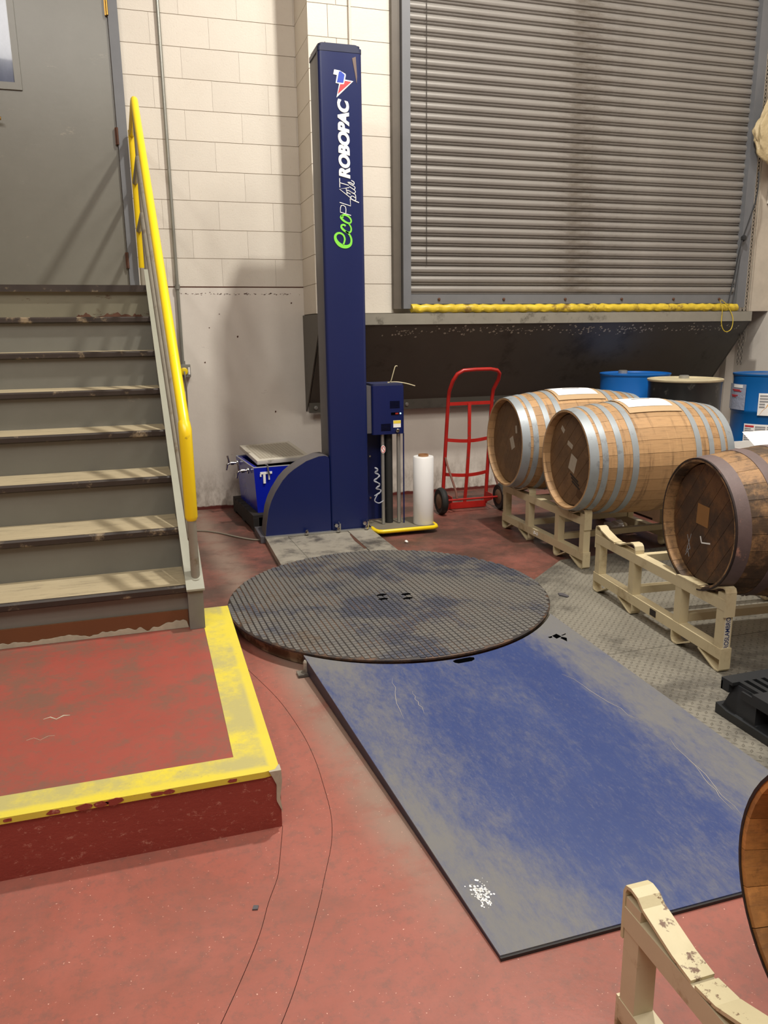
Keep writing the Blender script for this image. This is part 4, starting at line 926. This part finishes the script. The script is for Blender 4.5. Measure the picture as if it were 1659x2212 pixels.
def patch(par, rad, x0, x1, a0, a1, mat, name, off=0.005, label=None, nx=8, na=8):
    """sheet wrapped on the barrel, angle 0 at top, positive towards the viewer's side (-y)"""
    bm = BM(); G = []
    for i in range(nx+1):
        row = []
        for j in range(na+1):
            x = x0+(x1-x0)*i/nx; a = R(a0+(a1-a0)*j/na); r = rad(x)+off
            row.append(bm.verts.new((x, -r*math.sin(a), r*math.cos(a))))
        G.append(row)
    for i in range(nx):
        for j in range(na): bm.faces.new((G[i][j], G[i+1][j], G[i+1][j+1], G[i][j+1]))
    r_ = bmesh.ops.extrude_face_region(bm, geom=bm.faces[:])
    for q in r_['geom']:
        if isinstance(q, bmesh.types.BMVert): d = Vector((0, q.co.y, q.co.z)).normalized(); q.co += d*0.0012
    return obj(name, bm, mat, par, world=False, smooth=True, label=label)
def headtag(par, y, z, w_, h_, rot, mat, name='head_tag', x=None, label=None):
    ca_, sa_ = math.cos(R(rot)), math.sin(R(rot)); x = 0.0405 if x is None else x
    pts = [(y+u*ca_-v*sa_, z+u*sa_+v*ca_) for u, v in ((-w_/2, -h_/2), (w_/2, -h_/2), (w_/2, h_/2), (-w_/2, h_/2))]
    bm = BM(); prism_x(bm, pts, x, x+0.001); return obj(name, bm, mat, par, world=False, label=label)
WH = [(0.0, 0.052), (0.070, 0.104), (0.155, 0.190), (0.245, 0.282)]
b1, rd1 = make_barrel('pale oak wine barrel with silver hoops next to the hand truck', (2.26, 4.64, 0.652), R(-2.2), 0.93, 0.291, 0.336, 28, OAK, OAKH, HOOP, WH, 0.1)
b2, rd2 = make_barrel('pale oak wine barrel with silver hoops on the near end of the far rack', (2.327, 3.965, 0.633), R(-2.4), 0.93, 0.291, 0.336, 28, OAK, OAKH, HOOP, WH, 0.35)
b3, rd3 = make_barrel('dark charred oak barrel on the middle rack', (2.182, 2.628, 0.576), R(-8.0), 0.88, 0.276, 0.325, 27, OAKD, OAKDH, HOOPR, [(0.0, 0.058), (0.150, 0.195), (0.285, 0.325)], 0.2, HOOPB)
b4, rd4 = make_barrel('amber oak barrel with black hoop at the right edge of the photo', (0.941, 0.735, 0.492), R(-6.3), 0.60, 0.246, 0.276, 22, OAKE, OAKDH, HOOPB, [(0.0, 0.05), (0.12, 0.15)], 0.2, HOOPB, 0.05)
for b, rd in ((b1, rd1), (b2, rd2)):
    patch(b, rd, 0.295, 0.635, -28, 33, TAPE, 'tape_backing', 0.0045, 'strips of brown packing tape')
    p_ = patch(b, rd, 0.315, 0.60, -22, 24, PAPER, 'paper_sheet', 0.0065, 'white paper sheet taped on top')
    patch(p_.parent, rd, 0.40, 0.52, 3, 5, INK, 'ink_line', 0.0082)
headtag(b2, -0.02, -0.02, 0.075, 0.095, 20, TAG, 'paper_label'); headtag(b2, 0.02, 0.085, 0.065, 0.028, 20, TAG, 'paper_strip'); headtag(b2, 0.115, 0.165, 0.045, 0.028, 35, TAG, 'paper_strip')
for k, (y, z) in enumerate(((-0.045, -0.10), (-0.057, -0.12), (-0.066, -0.14))): headtag(b2, y, z, 0.10, 0.010, 20, DINK, 'stamp_line')
headtag(b2, -0.12, -0.19, 0.08, 0.05, 20, simple('faint_stamp', (84, 58, 34), 0.8), 'stamp_block')
headtag(b1, -0.045, 0.0, 0.055, 0.08, -28, TAG, 'paper_label'); headtag(b1, -0.10, 0.095, 0.025, 0.05, -10, TAG, 'paper_strip')
headtag(b3, 0.025, 0.030, 0.088, 0.088, 2, simple('tan_plate', (146, 104, 56), 0.6), 'square_patch', label='small tan square plate')
bm = BM()
for a, b in (((0.03, -0.062), (0.018, -0.088)), ((0.018, -0.088), (-0.045, -0.076))):
    ribbon(bm, [Vector(a), Vector(b)], 0.006, lambda u, v: (0.0403, u, v), lambda u, v: (0.0415, u, v))
obj('chalk_tick', bm, WHITE, b3, world=False)
bm = BM()
for a, b in (((0.13, -0.08), (0.10, -0.14)), ((0.10, -0.07), (0.13, -0.16)), ((0.125, -0.13), (0.105, -0.175)), ((0.10, -0.13), (0.135, -0.175))):
    ribbon(bm, [Vector(a), Vector(b)], 0.003, lambda u, v: (0.0403, u, v), lambda u, v: (0.0412, u, v))
obj('chalk_scrawl', bm, INK, b3, world=False)

# ================================================================== DRUMS
def drum(label, x, y, r, h, z0, mat, lid, bung=True, ribs=True):
    t = thing('drum', label, 'drum', (x, y, z0), 0, 'drums by the back wall')
    M = Matrix.Translation((x, y, z0))
    pr = [(r-0.012, 0), (r-0.004, 0.006), (r-0.004, 0.02), (r-0.010, 0.03)]
    for zc in (0.33*h, 0.66*h): pr += [(r-0.010, zc-0.02), (r-0.002, zc-0.008), (r-0.002, zc+0.008), (r-0.010, zc+0.02)]
    pr += [(r-0.010, h-0.05), (r-0.006, h-0.02), (r-0.006, h-0.012), (r-0.02, h-0.012)]
    bm = BM(); lathe(bm, pr, 48, M); obj('drum_body', bm, mat, t, smooth=True)
    bm = BM(); lathe(bm, [(r-0.004, h-0.018), (r, h-0.012), (r, h-0.002), (r-0.006, h), (r-0.012, h-0.003), (r-0.014, h-0.011), (r-0.03, h-0.011)], 48, M); obj('drum_lid', bm, lid, t, smooth=True)
    if bung:
        bm = BM(); lathe(bm, [(0.038, h-0.012), (0.038, h+0.008), (0.03, h+0.014)], 20, Matrix.Translation((x+bung[0], y+bung[1], z0))); obj('bung', bm, bung[2], t, smooth=True)
    return t
def wood_pallet(x0, x1, y0, y1, label, mat, h=0.14):
    t = thing('pallet', label, 'pallet', ((x0+x1)/2, (y0+y1)/2, 0), 0, 'wooden pallets')
    n = 7; 
    for k in range(n):
        y = y0+(y1-y0)*k/n; bbox('deck_board', x0, x1, y+0.006, y+(y1-y0)/n-0.006, h-0.018, h, mat, t)
    for k in range(3):
        x = x0+(x1-x0-0.04)*k/2; bbox('bearer', x, x+0.04, y0, y1, 0.018, h-0.018, mat, t)
    for k in range(3):
        y = y0+(y1-y0-0.09)*k/2; bbox('base_board', x0, x1, y, y+0.09, 0.0, 0.018, mat, t)
    return t
PALW = simple('pallet_wood', (120, 96, 70), 0.8, 0, 0.2, 10, jitter=0.12)
wood_pallet(3.50, 5.20, 4.60, 5.80, 'wooden pallet under the plastic and steel drums', PALW)
drum('bright blue drum under the sloping apron, behind the black drum', 3.84, 5.50, 0.28, 0.884, 0.14, DRUMB, DRUMB, (0.0, 0.17, STEEL))
drum('black steel drum with a dirty pale lid between the blue drums', 3.857, 4.90, 0.2686, 0.871, 0.14, DRUMK, DRUMT, (0.1, 0.14, STEEL))
d3 = drum('deep blue drum with white labels at the right edge', 4.93, 5.20, 0.29, 0.868, 0.14, DRUMD, DRUMD, (-0.05, -0.13, YPIPE))
def dlabel(t, x, y, r, z0, z1, a0, a1, mat, name, off=0.001, label=None):
    bm = BM(); n = 8; A = []
    for k in range(n+1):
        a = R(a0+(a1-a0)*k/n)
        A.append([bm.verts.new((x+q*math.cos(a), y+q*math.sin(a), z)) for q, z in ((r+off, z0), (r+off+0.0015, z0), (r+off+0.0015, z1), (r+off, z1))])
    for P_, Q_ in zip(A, A[1:]):
        for k in range(4): bm.faces.new((P_[k], P_[(k+1) % 4], Q_[(k+1) % 4], Q_[k]))
    bm.faces.new(A[0][::-1]); bm.faces.new(A[-1]); return obj(name, bm, mat, t, label=label)
X3, Y3, r3 = 4.93, 5.20, 0.281
l1 = dlabel(d3, X3, Y3, r3, 0.42, 0.613, 193, 250, PAPER, 'hazard_label', 0.010, 'white printed label with a red block')
dlabel(l1, X3, Y3, r3, 0.588, 0.602, 195, 209, REDINK, 'red_block', 0.012)
for k in range(9):
    dlabel(l1, X3, Y3, r3, 0.572-k*0.015, 0.578-k*0.015, 195, 209 if k % 3 else 205, INK, 'print_line', 0.012)
    dlabel(l1, X3, Y3, r3, 0.588-k*0.017, 0.598-k*0.017, 211, 226, INK, 'print_line', 0.012); dlabel(l1, X3, Y3, r3, 0.588-k*0.017, 0.598-k*0.017, 228, 248, INK, 'print_line', 0.012)
l2 = dlabel(d3, X3, Y3, r3, 0.685, 0.861, 212, 255, PAPER, 'torn_label', 0.010, 'torn white label with orange showing')
bm = BM(); c = []
for u, v in ((215, 0.688), (219, 0.725), (223, 0.745), (227, 0.79), (233, 0.805), (240, 0.835), (254, 0.845), (254, 0.688)):
    a = R(u); c.append((X3+(r3+0.0125)*math.cos(a), Y3+(r3+0.0125)*math.sin(a), v))
bm.faces.new([bm.verts.new(p) for p in c]); obj('orange_patch', bm, simple('label_orange', (226, 178, 112), 0.6), l2)
for k in range(5): dlabel(l2, X3, Y3, r3, 0.835-k*0.022, 0.847-k*0.022, 214, 222 if k > 2 else 232, INK, 'print_line', 0.012)
l3 = dlabel(d3, X3, Y3, r3, 0.718, 0.924, 146, 191, SLEEVE, 'plastic_sleeve', 0.014, 'clear sleeve with faded red writing')
for z, a, b in ((0.875, 160, 180), (0.865, 164, 183), (0.83, 158, 176), (0.82, 160, 172)): dlabel(l3, X3, Y3, r3, z, z+0.006, a, b, REDINK, 'red_writing', 0.017)
dlabel(l3, X3, Y3, r3, 0.895, 0.92, 164, 185, PAPER, 'paper_slip', 0.0165)
# white carton in front of the deep blue drum
ct = thing('carton', 'open white carton behind the dark barrel, in front of the labelled drum', 'carton', (3.55, 3.72, 0))
bm = BM(); box(bm, 3.30, 3.75, 3.50, 3.505, 0.0, 0.69); box(bm, 3.30, 3.305, 3.505, 3.90, 0.0, 0.69); box(bm, 3.745, 3.75, 3.505, 3.90, 0.0, 0.69); box(bm, 3.30, 3.75, 3.90, 3.905, 0.0, 0.69); box(bm, 3.305, 3.745, 3.505, 3.90, 0.0, 0.006)
obj('carton_body', bm, PAPER, ct)
bm = BM(); v = [bm.verts.new(p) for p in ((3.30, 3.503, 0.691), (3.75, 3.503, 0.691), (3.75, 3.62, 0.79), (3.27, 3.62, 0.79))]; bm.faces.new(v)
r_ = bmesh.ops.extrude_face_region(bm, geom=bm.faces[:]); bmesh.ops.translate(bm, verts=[q for q in r_['geom'] if isinstance(q, bmesh.types.BMVert)], vec=(0, 0.003, 0.003)); obj('carton_flap', bm, PAPER, ct)
# plastic litter under the far rack
bm = BM(); bmesh.ops.create_icosphere(bm, subdivisions=3, radius=0.06)
for v in bm.verts: v.co = Vector((3.02, 4.45, 0.05)) + Vector((v.co.x*1.2, v.co.y*1.2, v.co.z*0.75))*(1+0.5*noise.noise(v.co*30))
tag(obj('plastic_bag', bm, m_clear('bag_clear', (220, 214, 210), 0.8), smooth=True), 'crumpled pale plastic bag on the floor under the far rack', 'plastic bag')

# ================================================================== HAND TRUCK
ht = thing('hand_truck', 'red steel hand truck standing against the back wall', 'hand truck', (2.35, 5.45, 0))
yb = 5.52
L0, L1 = (2.175, 2.215), (2.545, 2.580)      # side tube x at foot, top
def sx(side, z): a = (L0, L1)[side]; return a[0]+(a[1]-a[0])*min(z/0.86, 1.0)
def sy(z): return yb+0.02-0.02*z
pts = [(sx(0, 0.05), sy(0.05), 0.03), (sx(0, 0.4), sy(0.4), 0.4), (sx(0, 0.86), sy(.86), 0.86), (sx(0, .86)+0.0, sy(.9)-0.02, 0.93), (2.228, sy(1)-0.06, 1.01), (2.255, sy(1)-0.08, 1.06), (2.30, sy(1)-0.09, 1.085), (2.40, sy(1)-0.09, 1.09), (2.52, sy(1)-0.09, 1.09), (2.575, sy(1)-0.09, 1.08), (2.60, sy(1)-0.08, 1.055), (2.602, sy(1)-0.06, 1.01), (sx(1, .86), sy(.9)-0.02, 0.93), (sx(1, .86), sy(.86), 0.86), (sx(1, .4), sy(.4), 0.4), (sx(1, .05), sy(.05), 0.03)]
bm = BM(); tube(bm, pts, 0.0145, 12); obj('tube_frame', bm, REDM, ht, smooth=True)
for z, dip in ((0.83, 0.0), (0.555, 0.035), (0.285, 0.035)):
    a, b = sx(0, z), sx(1, z); y = sy(z); m_ = (a+b)/2
    bm = BM(); n = 10; P_ = []
    for k in range(n+1):
        t = k/n; P_.append((a+(b-a)*t, y-dip*math.sin(math.pi*t)*0.9, z-dip*0.35*math.sin(math.pi*t)))
    for q in range(n):
        (xa, ya, za), (xb, yb_, zb_) = P_[q], P_[q+1]
        v = [bm.verts.new(p) for p in ((xa, ya-0.004, za-0.013), (xb, yb_-0.004, zb_-0.013), (xb, yb_-0.004, zb_+0.013), (xa, ya-0.004, za+0.013), (xa, ya+0.004, za-0.013), (xb, yb_+0.004, zb_-0.013), (xb, yb_+0.004, zb_+0.013), (xa, ya+0.004, za+0.013))]
        for f in ((0, 1, 2, 3), (4, 7, 6, 5), (0, 4, 5, 1), (3, 2, 6, 7), (0, 3, 7, 4), (1, 5, 6, 2)): bm.faces.new([v[i] for i in f])
    obj('cross_bar', bm, REDM, ht)
bm = BM(); P_ = [(2.388, sy(.83)-0.008, 0.83), (2.380, sy(.55)-0.036, 0.55), (2.368, sy(.28)-0.036, 0.28), (2.362, sy(.05)-0.01, 0.035)]
for q in range(3):
    a, b = Vector(P_[q]), Vector(P_[q+1]); v = []
    for p_ in (a, b):
        for dx, dy in ((-0.013, -0.004), (0.013, -0.004), (0.013, 0.004), (-0.013, 0.004)): v.append(bm.verts.new(p_+Vector((dx, dy, 0))))
    for f in ((0, 1, 5, 4), (1, 2, 6, 5), (2, 3, 7, 6), (3, 0, 4, 7), (0, 3, 2, 1), (4, 5, 6, 7)): bm.faces.new([v[i] for i in f])
obj('centre_bar', bm, REDM, ht)
bbox('toe_plate', 2.19, 2.545, 5.53, 5.70, 0.004, 0.012, REDM, ht); bbox('toe_upright', 2.19, 2.545, 5.522, 5.53, 0.004, 0.055, REDM, ht)
bm = BM(); tube(bm, [(2.10, 5.40, 0.105), (2.63, 5.40, 0.105)], 0.008, 10); obj('axle', bm, REDM, ht, smooth=True)
for s_, x in ((0, 2.115), (1, 2.612)):
    M = Matrix.Translation((x-0.026, 5.40, 0.105)) @ Matrix.Rotation(R(90), 4, 'Y')
    bm = BM(); lathe(bm, [(0.06, 0.006), (0.092, 0.002), (0.103, 0.014), (0.105, 0.026), (0.103, 0.038), (0.092, 0.05), (0.06, 0.046)], 32, M); w_ = obj('wheel', bm, RUBBER, ht, smooth=True)
    M = Matrix.Translation((x-0.026, 5.40, 0.105)) @ Matrix.Rotation(R(90), 4, 'Y')
    bm = BM(); lathe(bm, [(0.012, -0.002), (0.05, 0.002), (0.058, 0.0055), (0.058, 0.0465), (0.05, 0.050), (0.012, 0.054)], 20, M); obj('wheel_hub', bm, simple('hub_tan', (120, 92, 70), 0.6), w_, smooth=True)
    xs = sx(s_, 0.4)
    bm = BM(); dx = 0.05 if not s_ else 0.045
    tube(bm, [(xs, sy(.42)-0.012, 0.42), (xs+0.01, sy(.38)-0.03, 0.36), (xs+dx-0.005, 5.41, 0.17), (xs+dx, 5.40, 0.115)], 0.009, 8); obj('axle_brace', bm, simple('brace_worn', (134, 92, 78), 0.5, 0.3), ht, smooth=True)
    bm = BM(); prism_x(bm, [(5.39, 0.09), (5.52, 0.04), (5.52, 0.13), (5.40, 0.13)], (2.20, 2.538)[s_], (2.205, 2.543)[s_]); obj('axle_bracket', bm, REDM, ht)

# ================================================================== COOLER ON PALLET
pc = wood_pallet(0.64, 1.14, 5.36, 6.10, 'dark wooden pallet under the blue cooler', simple('dark_pallet', (36, 31, 28), 0.8, 0, 0.25, 12), 0.12)
pc.rotation_euler.z = R(4.6)
ck = thing('cooler', 'blue cooler with two chrome beer taps behind the wrapper base', 'cooler', (0.884, 5.72, 0.12))
bm = BM()
pr = lambda e_: [(0.669-e_, 5.42-e_), (1.099+e_, 5.42-e_), (1.099+e_, 6.02+e_), (0.669-e_, 6.02+e_)]
a = [bm.verts.new((x, y, 0.1205)) for x, y in pr(-0.02)]; b = [bm.verts.new((x, y, 0.45)) for x, y in pr(0.0)]
c = [bm.verts.new((x, y, 0.45)) for x, y in pr(-0.035)]; d = [bm.verts.new((x, y, 0.40)) for x, y in pr(-0.045)]
bm.faces.new(a[::-1]); bm.faces.new(d)
for A, B in ((a, b), (b, c), (c, d)):
    for k in range(4): bm.faces.new((A[k], A[(k+1) % 4], B[(k+1) % 4], B[k]))
cb = obj('cooler_body', bm, COOLB, ck)
bm = BM(); tube(bm, [(x, y, 0.452) for x, y in pr(-0.002)], 0.005, 6, closed=True); obj('cooler_rim', bm, simple('rim_grey', (170, 172, 176), 0.4), ck)
bbox('cooler_inner', 0.716, 1.052, 5.467, 5.973, 0.401, 0.406, DARK, ck)
ML = Matrix.Translation((0.905, 5.75, 0.500)) @ Matrix.Rotation(R(4.5), 4, 'X') @ Matrix.Rotation(R(-1), 4, 'Y') @ Matrix.Rotation(R(1), 4, 'Z')
bm = BM(); box(bm, -0.20, 0.20, -0.27, 0.27, -0.015, 0.015); bevel(bm, 0.007); bmesh.ops.transform(bm, matrix=ML, verts=bm.verts); ld = obj('cooler_lid', bm, LIDG, ck, smooth=True, label='off-white lid lying tilted on top')
bm = BM(); [box(bm, -0.165+q*0.024, -0.147+q*0.024, -0.22, 0.22, 0.0151, 0.0165, ML) for q in range(14)]; obj('lid_panel', bm, simple('lid_panel_grey', (168, 160, 144), 0.6, 0, 0.1, 30), ld)
for y in (5.56, 5.93):
    bm = BM(); z = 0.412
    lathe(bm, [(0.022, 0), (0.022, 0.01), (0.012, 0.014)], 14, Matrix.Translation((0.664, y, z)) @ Matrix.Rotation(R(-90), 4, 'Y'))
    tube(bm, [(0.66, y, z), (0.595, y, z), (0.58, y, z-0.01), (0.573, y, z-0.05)], [0.008, 0.009, 0.009, 0.007], 10)
    tube(bm, [(0.595, y, z), (0.592, y, z+0.03), (0.586, y, z+0.06)], [0.009, 0.006, 0.008], 10)
    lathe(bm, [(0.014, -0.012), (0.014, 0.012)], 12, Matrix.Translation((0.62, y, z)) @ Matrix.Rotation(R(90), 4, 'Y'))
    obj('beer_tap', bm, CHROME, ck, smooth=True)
bm = BM(); box(bm, 0.715, 0.80, 5.417, 5.422, 0.402, 0.418); box(bm, 0.735, 0.752, 5.417, 5.424, 0.335, 0.404); box(bm, 0.712, 0.722, 5.417, 5.422, 0.385, 0.404); box(bm, 0.772, 0.782, 5.417, 5.424, 0.36, 0.404)
obj('white_lettering', bm, WHITE, ck, label='white vinyl capital letters')
bm = BM(); tube(bm, spline([(0.77, 5.48, 0.458), (0.77, 5.42, 0.462), (0.77, 5.405, 0.43), (0.78, 5.408, 0.395)], 5), 0.006, 8); obj('hose', bm, DKGREY, ck, smooth=True)
ck.rotation_euler.z = R(5.2)
bm = BM(); tube(bm, spline([(0.175, 5.52, 0.006), (0.3, 5.50, 0.006), (0.42, 5.40, 0.006), (0.55, 5.22, 0.006), (0.64, 5.12, 0.006), (0.70, 5.09, 0.010)], 8), 0.0055, 8)
tag(obj('floor_cable', bm, GPIPE, smooth=True), 'grey cable on the floor from the stairs to the wrapper', 'cable')

# ================================================================== BLACK PLASTIC PALLET
pp = thing('plastic_pallet', 'black plastic pallet at the right edge beside the ramp', 'pallet', (2.4, 1.62, 0.004))
x0, x1, y0, y1 = 1.93, 2.93, 1.12, 2.125; ZT = 0.145
bm = BM()
box(bm, x0, x1, y1-0.055, y1, ZT-0.012, ZT); box(bm, x0, x1, y0, y0+0.05, ZT-0.012, ZT); box(bm, x0, x1, y0+0.05, y1-0.15, ZT-0.012, ZT)
n = 26
for k in range(n):
    x = x0+0.03+(x1-x0-0.04)*k/n; box(bm, x, x+0.018, y1-0.15, y1-0.055, ZT-0.012, ZT)
obj('deck', bm, BLACK, pp)
bm = BM(); box(bm, x0, x1, y1-0.008, y1, ZT-0.045, ZT-0.012); box(bm, x0, x0+0.008, y0, y1-0.10, ZT-0.04, ZT-0.012); box(bm, x0, x0+0.03, y1-0.04, y1, ZT-0.045, ZT-0.012); obj('deck_skirt', bm, BLACK, pp)
for k in range(3):
    for j in range(3):
        x = x0+0.015+(x1-x0-0.17)*k/2; y = y0+0.02+(y1-y0-0.18)*j/2
        bm = BM(); a = [bm.verts.new(p) for p in ((x-0.01, y-0.01, 0.034), (x+0.15, y-0.01, 0.034), (x+0.15, y+0.15, 0.034), (x-0.01, y+0.15, 0.034))]; b = [bm.verts.new(p) for p in ((x+0.01, y+0.01, 0.132), (x+0.12, y+0.01, 0.132), (x+0.12, y+0.12, 0.132), (x+0.01, y+0.12, 0.132))]
        bm.faces.new(a[::-1]); bm.faces.new(b)
        for q in range(4): bm.faces.new((a[q], a[(q+1) % 4], b[(q+1) % 4], b[q]))
        obj('foot_block', bm, BLACK, pp)
for k in range(3):
    x = x0-0.012+(x1-x0-0.14)*k/2
    bm = BM(); prism_x(bm, [(y0, 0.005), (y1+0.004, 0.005), (y1+0.004, 0.045), (y1-0.05, 0.034), (y0, 0.034)], x, x+0.155); obj('runner', bm, BLACK, pp)

# ================================================================== SMALL LITTER
bm = BM(); bmesh.ops.create_icosphere(bm, subdivisions=2, radius=0.012)
for v in bm.verts: v.co = Vector((1.60, 4.72, 0.009))+Vector((v.co.x, v.co.y, v.co.z*0.8))*(1+0.4*noise.noise(v.co*90))
tag(obj('foam_crumb', bm, PAPER, smooth=True), 'small white crumb on the floor in front of the yellow tray', 'crumb')
bm = BM(); prism_z(bm, [(2.02, 3.44), (2.045, 3.40), (2.06, 3.41), (2.052, 3.46), (2.03, 3.47)], 0.004, 0.011)
tag(obj('rubber_scrap', bm, DKGREY), 'grey rubber scrap on the steel plate right of the turntable', 'scrap')
bm = BM(); prism_z(bm, [(0.155, 1.655), (0.168, 1.652), (0.172, 1.664), (0.160, 1.668)], 0.0003, 0.004)
tag(obj('pebble', bm, DKGREY), 'tiny dark pebble on the bare red floor', 'pebble')
